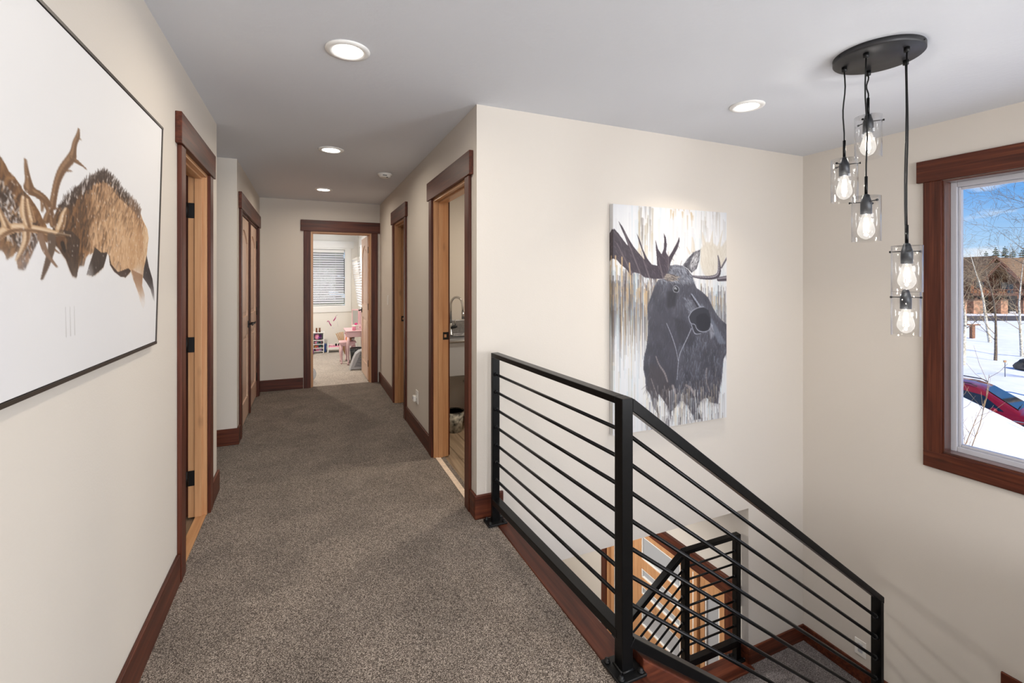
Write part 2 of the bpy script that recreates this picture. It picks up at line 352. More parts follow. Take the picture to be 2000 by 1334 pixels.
for i in range(9):
    for j in range(3):
        x = XR+.045+i*.152; y = YM+T+.01-.4*(i % 3)+j*1.2
        y0, y1 = max(y, YM+T+.005), min(y+1.195, 4.57)
        if y1-y0 < .05: continue
        MB().box(x, x+.149, y0, y1, -.02, -.006).build('plank', 'plank_y', fl)
th = MB().box(XR+.012, XR+.05, 2.77, 3.62, -.02, .004).build('threshold_strip', 'pale_strip', fl); th['label'] = 'pale wood strip at the carpet edge'
MB().box(XL-.055, XL-.001, 2.697, 3.283, -.02, .004).build('threshold_strip', 'alder_y', bpy.data.objects['floor_study'])

# baseboards
def base(name, boxes, ax, label):
    m = MB()
    for b in boxes: m.box(*b)
    struct(m.build(name, 'dark_'+ax, bevel=.004), label, 'baseboard')
bt, bh = .016, .14
base('baseboard_left', [(XL, XL+bt, -4.1, 2.585, 0, bh), (XL, XL+bt, 3.405, YL+bt, 0, bh)], 'y', 'dark stained baseboard along the left hallway wall')
base('baseboard_recess', [(-2.0, XL+bt, YJ-bt, YJ, 0, bh), (XL, XL+bt, YJ, 4.70, 0, bh)], 'x', 'dark stained baseboard of the short recessed wall on the left')
base('baseboard_end', [(XL, -.055, YE-bt, YE, 0, bh)], 'x', 'dark stained baseboard left of the bedroom doorway')
base('baseboard_right', [(XR-bt, XR, 3.712, 4.685, 0, bh), (XR-bt, XR, 5.50, YE-.02, 0, bh), (XR-bt, XR, YM, 2.676, 0, bh)], 'y', 'dark stained baseboard along the right hallway wall')
base('baseboard_corner', [(XR-bt, 1.075, YM-bt, YM, 0, bh)], 'x', 'short dark baseboard wrapping the corner beside the railing post')
base('baseboard_landing', [(3.159, XW, YM-bt, YM, ZB, ZB+.13), (XW-bt, XW, 1.90, YM-bt, ZB, ZB+.13), (3.145, 3.159, YM-bt, YM+T, ZB, ZB+.13)], 'x', 'dark stained baseboard around the stair landing corner')
base('baseboard_bedroom', [(-2.6, .945, 10.085, 10.1, 0, .1)], 'x', 'white baseboard of the bedroom')
bpy.data.objects['baseboard_bedroom'].data.materials[0] = M['white_paint']
base('baseboard_stair', [(XW-bt, XW, .34, 1.37, -1.067, -.93)], 'y', 'dark baseboard beside the upper stair landing')

# door casings: one trim object per doorway, header and legs as parts
TR = [0]
def casing(axis, face, out, u0, u1, zt, label, legw=.09, hw=.145, over=.035, z0=0, far=None, depth=T, jamb='alder', strike=None, near_jamb=True):
    """face: wall plane, out: +-1 towards the viewer side; u0,u1: clear opening"""
    TR[0] += 1; t = thing('trim_%d' % TR[0], label, 'door trim', (0, 0, 0), kind='structure')
    g = 'y' if axis == 'x' else 'x'
    def bx(a, b, ua, ub, za, zb):
        a, b = min(a, b), max(a, b)
        return MB().box(a, b, ua, ub, za, zb) if axis == 'x' else MB().box(ua, ub, a, b, za, zb)
    rv = .006
    for f, o in ((face, out),)+(((face-out*depth, -out),) if far is None or far else ()):
        bx(f, f+o*.019, u0-legw, u0+rv-.012, z0, zt).build('casing_leg', 'dark_z', t, bevel=.003)
        bx(f, f+o*.019, u1-rv+.012, u1+legw, z0, zt).build('casing_leg', 'dark_z', t, bevel=.003)
        bx(f, f+o*.027, u0-legw-over, u1+legw+over, zt, zt+hw).build('header', 'dark_'+g, t, bevel=.003)
    i0, i1 = face+out*.002, face-out*(depth+.002); mid = face-out*depth*.45
    for ua, ub in ((u0-.004, u0+.012), (u1-.012, u1+.004)):
        bx(i0, i1, ua, ub, z0, zt-.018).build('jamb', jamb+'_z', t)
    bx(i0, i1, u0-.004, u1+.004, zt-.018, zt+.002).build('jamb_head', jamb+'_'+g, t)
    for ua, ub in ((u0+.012, u0+.024), (u1-.024, u1-.012)):
        bx(mid+out*.018, mid-out*.018, ua, ub, z0, zt-.018).build('door_stop', jamb+'_z', t, bevel=.002)
    bx(mid+out*.018, mid-out*.018, u0+.02, u1-.02, zt-.030, zt-.018).build('door_stop', jamb+'_'+g, t, bevel=.002)
    if strike:
        zs = strike; s = bx(face-out*depth*.60, face-out*(depth+.004), u1-.0135, u1-.0125, zs-.03, zs+.03).build('strike_plate', 'black_iron', t)
        bx(face-out*depth*.72, face-out*depth*.88, u1-.0142, u1-.0136, zs-.012, zs+.012).build('latch_hole', 'alder_z', s)
    return t
t_left = casing('x', XL, 1, 2.685, 3.295, 2.035, 'dark stained casing with pale wood jamb around the doorway beside the elk picture', depth=.09)
for z in (.232, 1.022, 1.816):                                   # hinge leaves on the far jamb
    hg = MB().prism([(XL-.062, z-.045), (XL-.091, z-.045), (XL-.091, z+.045), (XL-.062, z+.045), (XL-.055, z+.038), (XL-.055, z-.038)], 'y', 3.279, 3.2835).build('hinge', 'black_iron', t_left, bevel=.001)
    MB().tube([(XL-.098, 3.277, z-.045), (XL-.098, 3.277, z+.045)], .006, 8).build('knuckle', 'black_iron', hg)
casing('x', XL, 1, 4.80, 6.36, 2.035, 'dark stained casing around the double closet doors', far=False, jamb='dark')
casing('y', YE, -1, .04, .79, 2.04, 'dark stained casing around the bedroom doorway at the hallway end', strike=None)
casing('x', XR, -1, 2.773, 3.615, 2.04, 'dark stained casing with pale jamb around the laundry doorway', strike=.96)
casing('x', XR, -1, 4.78, 5.405, 2.04, 'dark stained casing with pale jamb around the farther doorway on the right', strike=.96)

# doors: frame of stiles and rails, arched upper panel, lower panel
DN = [0]
def door(w, h, loc, rotz, label, mat='door', handle=True, hside=1, flip=1, hinges=True, faces=(1, -1)):
    DN[0] += 1; t_ = .035; st = .105
    root = thing('door_%d' % DN[0], label, 'door', loc, rotz, kind='structure')
    L = dict(local=True)
    m = MB().box(0, st, -t_/2, t_/2, 0, h).box(w-st, w, -t_/2, t_/2, 0, h).box(st, w-st, -t_/2, t_/2, 0, .2).box(st, w-st, -t_/2, t_/2, .84, 1.03)
    arc = [(st+(w-2*st)*k/12, h-.235+.115*math.sin(PI*k/12)**.8) for k in range(13)]
    m.prism([(st, h), *arc, (w-st, h)], 'y', -t_/2, t_/2)
    m.build('door_frame', mat+'_z', root, bevel=.004, **L)
    def panel(z0, z1, arch):
        p = MB().box(st-.005, w-st+.005, -.006, .006, z0, z1)
        a, b = st+.045, w-st-.045
        if arch: poly = [(a, z0+.045), (b, z0+.045)]+[(b-(b-a)*k/12, z1-.16+.105*math.sin(PI*k/12)**.8) for k in range(13)]
        else: poly = [(a, z0+.045), (b, z0+.045), (b, z1-.045), (a, z1-.045)]
        p.prism(poly, 'y', -.0125, .0125); p.build('panel', mat+'_z', root, bevel=.006, **L)
    panel(.195, .845, False); panel(1.025, h-.11, True)
    if handle:
        hx = w-.065 if hside > 0 else .065; d = -1 if hside > 0 else 1
        for f in faces:
            r = MB().box(hx-.028, hx+.028, f*t_/2, f*(t_/2+.009), .90, .97)
            r = r.build('handle_plate', 'black_iron', root, bevel=.002, **L)
            MB().tube([(hx, f*(t_/2+.005), .935), (hx, f*(t_/2+.05), .935)], .009, 10).bar((hx-.008*d, f*(t_/2+.048), .935), (hx+.105*d, f*(t_/2+.048), .935), .012, .018).build('lever', 'black_iron', r, bevel=.002, **L)
    if hinges:
        for z in (.23, 1.02, 1.81):
            hxx = -.002 if hside > 0 else w+.002
            MB().box(hxx-.004, hxx+.004, -t_/2-.004, t_/2-.004, z-.045, z+.045).tube([(hxx, hinges*(t_/2+.004), z-.047), (hxx, hinges*(t_/2+.004), z+.047)], .007, 8).build('hinge', 'black_iron', root, **L)
    return root
d1 = door(.765, 2.0, (XL-.030, 4.816, .012), PI/2, 'left leaf of the arched double closet doors, nearer the camera', hside=1, faces=(-1,), hinges=-1)
d2 = door(.765, 2.0, (XL-.030, 5.583, .012), PI/2, 'right leaf of the arched double closet doors, nearer the bedroom', hside=-1, faces=(-1,), hinges=-1)
MB().box(.742, .786, -.036, -.0178, 0, 1.998).build('astragal', 'dark_z', d1, bevel=.003, local=True)
door(.745, 2.01, (.778, YE+T+.012, .010), math.radians(90.3), 'bedroom door with arched panel standing open at the hallway end', hside=1, hinges=-1)
door(.60, 2.01, (XL-T-.03, 3.40, .010), math.radians(176), 'pale wood door standing open inside the dim left room', mat='alder', hside=1, hinges=0)
# ---------------------------------------------------------------- stairs
st = thing('staircase', 'carpeted stairs going down from the hallway past a landing to the entry', 'stairs', (0, 0, 0), kind='structure')
R = .1778
def step(x0, x1, y0, y1, z): MB().box(x0, x1, y0, y1, z-.19, z).build('step', 'carpet_stair', st, bevel=.012)
X0 = 1.10
for i in range(1, 6): step(X0+.243*(i-1), X0+.243*i+.02, .345, 1.335, -R*i)
step(X0+.243*5, XW, .345, 1.37, -R*6)
step(2.60, XW, 1.37, 1.64, -R*7); step(2.60, XW, 1.62, 1.90, -R*8)
MB().box(2.50, XW, 1.88, YM, ZB-.2, ZB).box(2.50, 2.60, 1.44, 1.9, ZB-.2, ZB).build('landing', 'carpet_stair', st, bevel=.012)
for i in range(1, 9): step(2.50-.265*i, 2.50-.265*(i-1)+.02, 1.45, YM-.02, ZB-R*i)
# wood trim: floor nosing board, landing sill and sloped skirt
struct(MB().box(.992, 1.10, .34, YM-.0, -.18, .006).build('trim_6', 'dark_y', bevel=.006), 'dark wood edge board between carpet and upper railing', 'wood trim')
struct(MB().box(2.50, 3.159, 2.53, 2.705, ZB-.2, ZB+.012).build('trim_7', 'dark_x', bevel=.006), 'dark wood sill under the lower railing on the landing', 'wood trim')
SL = .733
def zs(x): return -SL*(x-1.05)
struct(MB().prism([(1.10, .05), (2.62, zs(2.62)+.085), (2.62, zs(2.62)-.26), (1.10, -.30)], 'y', 1.335, 1.43).build('trim_8', 'dark_x', bevel=.005), 'dark wood skirt board sloping along the open side of the upper stairs', 'wood trim')

# ---------------------------------------------------------------- railings
def railing_upper():
    t = thing('stair_railing', 'black metal railing with horizontal bars along the hallway and down the upper stairs', 'railing', (1.015, 1.37, 0))
    w = .046; bm = 'black_metal'
    p1, p2, p3 = (.992, 2.50), (1.04, 1.37), (2.56, 1.37); top = .985
    def plate(x, y, z, lx, ly):
        b = MB().box(x-lx, x+lx, y-ly, y+ly, z+.006, z+.016).build('base_plate', 'black_iron', t, bevel=.002)
        for i in (-1, 1):
            for j in (-1, 1): MB().lathe([(.012, 0), (.012, .004), (.008, .004), (.008, .012), (0, .014)], (x+i*(lx-.016), y+j*(ly-.016), z+.016), 8).build('bolt', 'black_iron', b)
    MB().box(p1[0]-w/2, p1[0]+w/2, p1[1]-.0125, p1[1]+.0125, .012, top-.025).build('post', bm, t, bevel=.003)
    plate(*p1, 0, .058, .045)
    MB().box(p2[0]-.0235, p2[0]+.0235, p2[1]-.0235, p2[1]+.0235, .012, top).build('post', bm, t, bevel=.003)
    wl = MB().tube([(p2[0]-.025, p2[1]-.025, .018), (p2[0]+.025, p2[1]-.025, .018), (p2[0]+.025, p2[1]+.025, .018), (p2[0]-.025, p2[1]+.025, .018), (p2[0]-.025, p2[1]-.025, .018)], .005, 6).build('weld_bead', 'black_iron', t)
    plate(*p2, 0, .058, .058)
    z3 = top-.002-SL*(p3[0]-p2[0])
    def zt_(x): return top-.002-SL*(x-p2[0])
    vh = .026*math.sqrt(1+SL*SL); xa_, xb_ = p3[0]-.0125, p3[0]+.0125
    MB().prism([(xa_, -R*6), (xb_, -R*6), (xb_, zt_(xb_)-vh+.001), (xa_, zt_(xa_)-vh+.001)], 'y', p3[1]-w/2, p3[1]+w/2).build('post', bm, t, bevel=.003)
    MB().bar((p1[0], 2.5125, top-.013), (p2[0]-.001, 1.393, top-.013), w, .026).build('top_rail', bm, t, bevel=.003)
    MB().bar((p1[0], 2.49, .132), (p2[0]-.001, 1.38, .132), .048, .034).build('bottom_rail', bm, t, bevel=.003)
    MB().prism([(p2[0]+.0225, zt_(p2[0]+.0)), (p2[0]+.03, zt_(p2[0]+.004)), (xb_+.002, zt_(xb_+.002)), (xb_+.002, zt_(xb_+.002)-vh), (p2[0]+.0225, zt_(p2[0]+.02)-vh)], 'y', 1.37-w/2-.001, 1.37+w/2+.001).build('top_rail', bm, t, bevel=.003)
    MB().bar((p2[0]+.02, 1.37, .112), (p3[0], 1.37, .112-SL*(p3[0]-p2[0]-.02)), .048, .034).build('bottom_rail', bm, t, bevel=.003)
    for k in range(7):
        z = .862-.1012*k
        b = MB().tube([(p1[0], 2.50, z), (p2[0], 1.37, z)], .0075, 10).build('bar', bm, t)
        MB().tube([(p1[0]+.001, 2.477, z), (p1[0], 2.488, z)], .012, 6).build('bar_nut', 'black_iron', b)
        b = MB().tube([(p2[0], 1.37, z), (p3[0], 1.37, z-SL*(p3[0]-p2[0]))], .0075, 10).build('bar', bm, t)
        xe = p3[0]-.022; MB().tube([(xe, 1.37, z-SL*(xe-p2[0])), (xe+.012, 1.37, z-SL*(xe+.012-p2[0]))], .013, 6).build('bar_nut', 'black_iron', b)
railing_upper()
def railing_lower():
    t = thing('stair_railing', 'black metal railing on the lower landing in front of the entry door', 'railing', (2.575, 2.655, ZB))
    w = .046; bm = 'black_metal'; y = 2.655; xa, xb = 2.575, 3.105; top = -.60
    for x in (xa, xb):
        MB().box(x-w/2, x+w/2, y-w/2, y+w/2, ZB+.02, top-.029).build('post', bm, t, bevel=.003)
        b = MB().box(x-.055, x+.055, y-.05, y+.05, ZB+.012, ZB+.022).build('base_plate', 'black_iron', t, bevel=.002)
        for i in (-1, 1):
            for j in (-1, 1): MB().lathe([(.011, 0), (.011, .01), (0, .013)], (x+i*.042, y+j*.036, ZB+.022), 8).build('bolt', 'black_iron', b)
    MB().bar((xa-w/2, y, top-.015), (xb+w/2, y, top-.015), w, .03).build('top_rail', bm, t, bevel=.003)
    MB().bar((xa, y, top-.855), (xb, y, top-.855), .048, .05).build('bottom_rail', bm, t, bevel=.003)
    S2 = R/.265*1.06; x1 = .55
    MB().prism([(xa-w/2, top-.002), (xa-w/2, top-.045), (x1, top-.045-S2*(xa-x1)), (x1, top-.002-S2*(xa-x1))], 'y', y-w/2, y+w/2).build('top_rail', bm, t, bevel=.003)
    MB().bar((xa, y, top-.86), (x1, y, top-.86-S2*(xa-x1)), .048, .05).build('bottom_rail', bm, t, bevel=.003)
    MB().box(x1-w/2, x1+w/2, y-w/2, y+w/2, ZE, top-.06-S2*(xa-x1)).build('post', bm, t, bevel=.003)
    for k in range(7):
        z = top-.135-.0985*k
        b = MB().tube([(xa, y, z), (xb, y, z)], .0075, 8).build('bar', bm, t)
        MB().tube([(xb-.033, y, z), (xb-.022, y, z)], .012, 6).build('bar_nut', 'black_iron', b)
        b = MB().tube([(xa, y, z), (x1, y, z-S2*(xa-x1))], .0075, 8).build('bar', bm, t)
        MB().tube([(xa-.033, y, z-S2*.033), (xa-.022, y, z-S2*.022)], .012, 6).build('bar_nut', 'black_iron', b)
railing_lower()

# ---------------------------------------------------------------- front door at the entry level
def entry():
    x = 3.159; y0, y1, zt = 2.80, 4.47, -1.17
    tr = thing('trim_9', 'wide dark header and casing around the front door unit', 'door trim', (0, 0, 0), kind='structure')
    MB().box(x-.03, x, y0-.13, y1+.13, zt, zt+.15).build('header', 'dark_y', tr, bevel=.004)
    for a, b in ((y0-.09, y0+.004), (y1-.004, y1+.09)): MB().box(x-.021, x, a, b, ZE, zt).build('casing_leg', 'dark_z', tr, bevel=.003)
    for a, b in ((y0, y0+.035), (3.115, 3.155), (4.075, 4.115), (y1-.035, y1)): MB().box(x-.005, x+.12, a, b, ZE, zt-.03).build('mullion', 'alder_z', tr, bevel=.003)
    MB().box(x-.005, x+.12, y0, y1, zt-.035, zt).build('head_jamb', 'alder_y', tr, bevel=.003)
    MB().box(x+.0, x+.02, 3.155, 3.17, ZE, zt-.035).build('weather_strip', 'white_plastic', tr)
    def leaf(name, a, b, panes, label, stile):
        d = thing(name, label, 'door', (0, 0, 0), kind='structure'); xf0, xf1 = x+.025, x+.07
        m = MB().box(xf0, xf1, a, a+stile, ZE+.01, zt-.04).box(xf0, xf1, b-stile, b, ZE+.01, zt-.04)
        zz = [zt-.04]+[q for p in panes for q in p]+[ZE+.01]
        for i in range(0, len(zz), 2): m.box(xf0, xf1, a+stile, b-stile, zz[i+1], zz[i])
        m.build('door_frame', 'alder_z', d, bevel=.003)
        for z1, z0 in panes:
            g = MB().box(x+.045, x+.052, a+stile-.004, b-stile+.004, z0-.004, z1+.004).build('pane', 'frosted', d)
            f = MB()
            for q in ((a+stile, a+stile+.014, z0, z1), (b-stile-.014, b-stile, z0, z1)): f.box(x+.030, x+.046, *q)
            for q in ((z0, z0+.014), (z1-.014, z1)): f.box(x+.030, x+.046, a+stile+.014, b-stile-.014, *q)
            f.build('glazing_bead', 'white_plastic', g, bevel=.002)
        return d
    pn = [(-1.26, -1.50), (-1.60, -1.69), (-1.78, -1.865), (-1.96, -2.19), (-2.28, -2.37), (-2.46, -2.55), (-2.64, -2.92)]
    fd = leaf('door_5', 3.175, 4.07, pn, 'pale wood front door with rows of frosted panes', .17)
    r = MB().box(x+.012, x+.026, 3.215, 3.275, -2.28, -2.0).build('handle_plate', 'black_iron', fd, bevel=.003)
    MB().tube([(x+.015, 3.245, -2.15), (x-.03, 3.245, -2.15), (x-.03, 3.245, -2.28), (x+.015, 3.245, -2.28)], .009, 8).build('pull', 'black_iron', r)
    leaf('window_2', y0+.035, 3.115, [(-1.32, -2.95)], 'tall frosted sidelight right of the front door', .06)
    leaf('window_3', 4.115, y1-.035, [(-1.32, -2.95)], 'tall frosted sidelight left of the front door', .06)
    w = thing('window_4', 'dark trimmed entry window beyond the front door', 'window', (0, 0, 0), kind='structure')
    for a, b, c, d in ((5.26, 6.04, -1.0, -.86), (5.26, 5.35, -2.1, -1.0), (5.95, 6.04, -2.1, -1.0), (5.26, 6.04, -2.2, -2.1)): MB().box(x-.02, x, a, b, c, d).build('casing', 'dark_y', w, bevel=.003)
    MB().box(x+.06, x+.066, 5.35, 5.95, -2.1, -1.0).build('pane', 'frosted', w)
entry()
# ---------------------------------------------------------------- stairwell window
def stair_window(num, y0, y1, label, x=XW, z0=WZ0, z1=WZ1):
    w = thing('window_%d' % num, label, 'window', (0, 0, 0), kind='structure')
    MB().box(x-.028, x, y0-.13, y1+.13, z1+.002, z1+.145).build('header', 'dark_y', w, bevel=.003)
    for a, b in ((y0-.095, y0+.004), (y1-.004, y1+.095)): MB().box(x-.021, x, a, b, z0-.004, z1+.002).build('casing_leg', 'dark_z', w, bevel=.003)
    MB().prism([(y0-.095, z0-.11), (y1+.095, z0-.11), (y1+.095, z0-.004), (y1, z0-.0), (y0, z0-.0), (y0-.095, z0-.004)], 'x', x-.021, x).build('apron', 'dark_y', w, bevel=.003)
    for a, b in ((y0, y0+.014), (y1-.014, y1)): MB().box(x-.004, x+.085, a, b, z0+.012, z1-.012).build('jamb', 'polished_z', w)
    MB().box(x-.004, x+.085, y0, y1, z1-.013, z1).build('jamb_head', 'polished_y', w); MB().box(x-.004, x+.085, y0, y1, z0, z0+.013).build('sill', 'polished_y', w)
    a, b, c, d = y0+.012, y1-.012, z0+.012, z1-.012
    f = MB().box(x+.07, x+.14, a, a+.034, c, d).box(x+.07, x+.14, b-.034, b, c, d).box(x+.07, x+.14, a+.034, b-.034, c, c+.034).box(x+.07, x+.14, a+.034, b-.034, d-.034, d)
    f.build('window_frame', 'vinyl', w, bevel=.004)
    g = MB(); e = .016; a, b, c, d = a+.034, b-.034, c+.034, d-.034
    g.box(x+.085, x+.115, a, a+e, c, d).box(x+.085, x+.115, b-e, b, c, d).box(x+.085, x+.115, a+e, b-e, c, c+e).box(x+.085, x+.115, a+e, b-e, d-e, d)
    g.build('glazing_bead', 'vinyl', w, bevel=.004)
    MB().box(x+.098, x+.102, a+e-.003, b-e+.003, c+e-.003, d-e+.003).build('pane', 'pane', w)
stair_window(1, WY0, WY1, 'large stairwell window in a dark wood frame')
stair_window(5, -3.0, -1.2, 'unseen loft window added behind the camera to light the hall')  # window behind the camera, added as a way in for light

# ---------------------------------------------------------------- lamps
def downlight(x, y, label, watts=LAMP_W, spread=170):
    t = thing('downlight', label, 'ceiling light', (x, y, H), group='recessed ceiling downlights')
    MB().lathe([(.066, 0), (.066, -.007), (.078, -.010), (.095, -.006), (.097, 0)], (x, y, H), 32).build('trim_ring', 'white_paint', t)
    MB().lathe([(.0, -.0055), (.066, -.0055), (.066, -.001)], (x, y, H), 32).build('diffuser', 'lamp_disc', t)
    l = bpy.data.lights.new('downlight_glow', 'AREA'); l.shape = 'DISK'; l.size = .13; l.energy = watts; l.color = (1, .89, .75); l.spread = math.radians(spread)
    o = bpy.data.objects.new('downlight_glow', l); COL.objects.link(o); o.parent = t; o.location = (0, 0, -.013)
downlight(.165, 2.215, 'large bright recessed ceiling light nearest the camera over the hallway')
downlight(.170, 3.96, 'recessed ceiling light in the middle of the hallway')
downlight(.165, 5.74, 'farthest recessed ceiling light in front of the bedroom doorway')
downlight(2.39, 1.97, 'recessed ceiling light over the stairs beside the moose wall', 6, 112)
downlight(.165, .2, 'unseen downlight added above the camera for more light'); downlight(.9, -2.0, 'unseen downlight added in the loft behind the camera')  # lamps out of view, added to light the near hall
downlight(2.6, -2.0, 'unseen downlight added over the loft window side'); downlight(-.4, 8.3, 'unseen downlight added to brighten the bedroom', 32)  # loft and bedroom lamps out of view, added for brightness
downlight(2.0, 3.5, 'unseen downlight added to brighten the laundry room', 16)  # lamp out of view, added to lift the laundry
def low_lamp(x, y, label):
    t = thing('downlight', label, 'ceiling light', (x, y, ZC), group='recessed ceiling downlights')
    MB().lathe([(.066, 0), (.066, -.007), (.078, -.010), (.095, -.006), (.097, 0)], (x, y, ZC), 24).build('trim_ring', 'white_paint', t)
    MB().lathe([(.0, -.0055), (.066, -.0055), (.066, -.001)], (x, y, ZC), 24).build('diffuser', 'lamp_disc', t)
    l = bpy.data.lights.new('downlight_glow', 'AREA'); l.shape = 'DISK'; l.size = .13; l.energy = 24; l.color = (1, .965, .91)
    o = bpy.data.objects.new('downlight_glow', l); COL.objects.link(o); o.parent = t; o.location = (0, 0, -.013)
low_lamp(2.0, 3.6, 'unseen light added in the entry ceiling before the front door'); low_lamp(1.6, 5.0, 'unseen light added at the back of the entry ceiling')  # entry lamps out of view, added to brighten the lower stairwell

def pendant():
    cx, cy = 2.382, 1.274
    t = thing('pendant_light', 'black round ceiling plate with five clear glass pendants hanging at staggered heights', 'pendant light', (cx, cy, H))
    cp = MB().lathe([(0, -.026), (.166, -.026), (.170, -.022), (.170, 0)], (cx, cy, H), 64).build('canopy', 'gunmetal_dark', t)
    for a in (.6, 2.7, 4.8): MB().lathe([(0, -.003), (.004, -.003), (.004, .001)], (cx+.1705*math.cos(a), cy+.1705*math.sin(a), H-.012), 8).build('set_screw', 'black_iron', cp)
    ps = [((2.332, 1.388), 1.977), ((2.480, 1.367), 2.195), ((2.273, 1.261), 1.776), ((2.377, 1.158), 1.554), ((2.514, 1.229), 1.351)]
    RR = random.Random(3)
    for (x, y), zt in ps:
        zr = zt+.088; n = 9
        MB().lathe([(.011, 0), (.011, -.020), (.006, -.022)], (x, y, H-.026), 12).build('cord_grip', 'black_iron', t)
        pts = []; ph = RR.uniform(0, 6); am = .006 if zr > 1.9 else .004
        for k in range(n+1):
            f = k/n; e = math.sin(PI*f); pts.append((x+am*e*math.sin(ph+f*7), y+am*e*math.cos(ph*1.3+f*6), H-.045+(zr-H+.045)*f))
        MB().tube(pts, .0032, 8).build('cord', 'black_iron', t)
        MB().tube([(x, y, zr+.002), (x, y, zt+.004)], .0062, 12).build('stem', 'black_metal', t)
        sk = MB().lathe([(.006, .012), (.012, .008), (.019, -.018), (.0215, -.026), (.0215, -.078), (0, -.078)], (x, y, zt), 24).build('socket', 'gunmetal', t)
        a0 = RR.uniform(0, 2)
        for q in range(3):
            a = a0+q*2*PI/3; c, s_ = math.cos(a), math.sin(a); z = zt-.024
            MB().tube([(x+.02*c, y+.02*s_, z), (x+.058*c, y+.058*s_, z)], .0022, 6).tube([(x+.0575*c, y+.0575*s_, z), (x+.063*c, y+.063*s_, z)], .005, 8).build('thumb_screw', 'black_iron', sk)
        MB().lathe([(.0545, 0), (.0545, -.2), (.0525, -.2), (.0525, 0), (.0545, 0)], (x, y, zt), 48).build('glass_shade', 'clear_glass', t)
        b = MB().lathe([(.013, -.076), (.017, -.088), (.024, -.112), (.0315, -.142), (.0325, -.152), (.030, -.165), (.020, -.181), (.006, -.189), (0, -.190)], (x, y, zt), 28).build('bulb', 'bulb_glass', t)
        f = MB()
        for q in range(6):
            a = q*PI/3; f.tube([(x+.006*math.cos(a), y+.006*math.sin(a), zt-.095), (x+.010*math.cos(a+.5), y+.010*math.sin(a+.5), zt-.158)], .0016, 5)
        f.build('filament', 'filament', b)
        l = bpy.data.lights.new('bulb_light', 'POINT'); l.energy = PENDANT_W; l.shadow_soft_size = .012; l.color = (1, .95, .88)
        o = bpy.data.objects.new('bulb_light', l); COL.objects.link(o); o.parent = b; o.location = (x-cx, y-cy, zt-.13-H)
plain('gunmetal_dark', (58, 58, 60), .45, .5)
pendant()
# smoke detector, switches, outlets
t = thing('smoke_detector', 'white round smoke detector on the hallway ceiling', 'smoke detector', (.69, 4.66, H))
MB().lathe([(.0, -.038), (.040, -.038), (.052, -.032), (.060, -.016), (.062, -.014), (.068, -.012), (.068, 0)], (.69, 4.66, H), 32).build('housing', 'white_plastic', t)
MB().lathe([(.0, -.0405), (.008, -.0405), (.008, -.037)], (.705, 4.62, H), 12).build('test_button', 'black_plastic', t)
MB().box(.66, .70, 4.597, 4.6, H-.028, H-.022).build('vent_slot', 'black_plastic', t)
def plate(name, label, axis, a, out, u, z, w, h, kind):
    loc = (a, u, z-h/2) if axis == 'x' else (u, a, z-h/2)
    t = thing(name, label, 'switch' if 'switch' in name else 'outlet', loc)
    def bx(a0, a1, u0, u1, z0, z1): return MB().box(min(a+out*a0, a+out*a1), max(a+out*a0, a+out*a1), u0, u1, z0, z1)
    bx(0, .006, u-w/2, u+w/2, z-h/2, z+h/2).build('cover_plate', 'white_plastic', t, bevel=.002)
    if kind == 'rocker': bx(.006, .010, u-.016, u+.016, z-.033, z+.033).build('rocker', 'grey_plastic' if 'landing' in label else 'white_plastic', t, bevel=.002)
    if kind == 'toggle': bx(.006, .016, u-.006, u+.006, z-.012, z+.012).build('toggle', 'white_plastic', t, bevel=.002)
    if kind == 'outlet':
        for dz in (-.022, .022):
            r = bx(.006, .008, u-.017, u+.017, z+dz-.015, z+dz+.015).build('socket_face', 'white_plastic', t, bevel=.002)
            bx(.008, .0085, u-.008, u-.005, z+dz-.005, z+dz+.007).build('slot', 'black_plastic', r); bx(.008, .0085, u+.005, u+.008, z+dz-.005, z+dz+.007).build('slot', 'black_plastic', r)
plate('light_switch', 'small white light switch left of the farther right doorway', 'x', XR, -1, 5.89, 1.155, .075, .118, 'rocker')
plate('wall_outlet', 'white wall outlet low on the wall between the two right doorways', 'x', XR, -1, 4.21, .345, .09, .118, 'outlet')
t = thing('night_light', 'white plug-in night light in the outlet between the right doorways', 'night light', (XR-.009, 4.24, .325))
MB().box(XR-.033, XR-.009, 4.215, 4.265, .30, .352).build('body', 'white_plastic', t, bevel=.005); MB().box(XR-.036, XR-.033, 4.225, 4.255, .32, .345).build('lens', 'vinyl', t, bevel=.001)
plate('light_switch', 'white rocker switch low on the landing wall behind the railing', 'x', XW, -1, 2.145, -1.355, .078, .118, 'rocker')
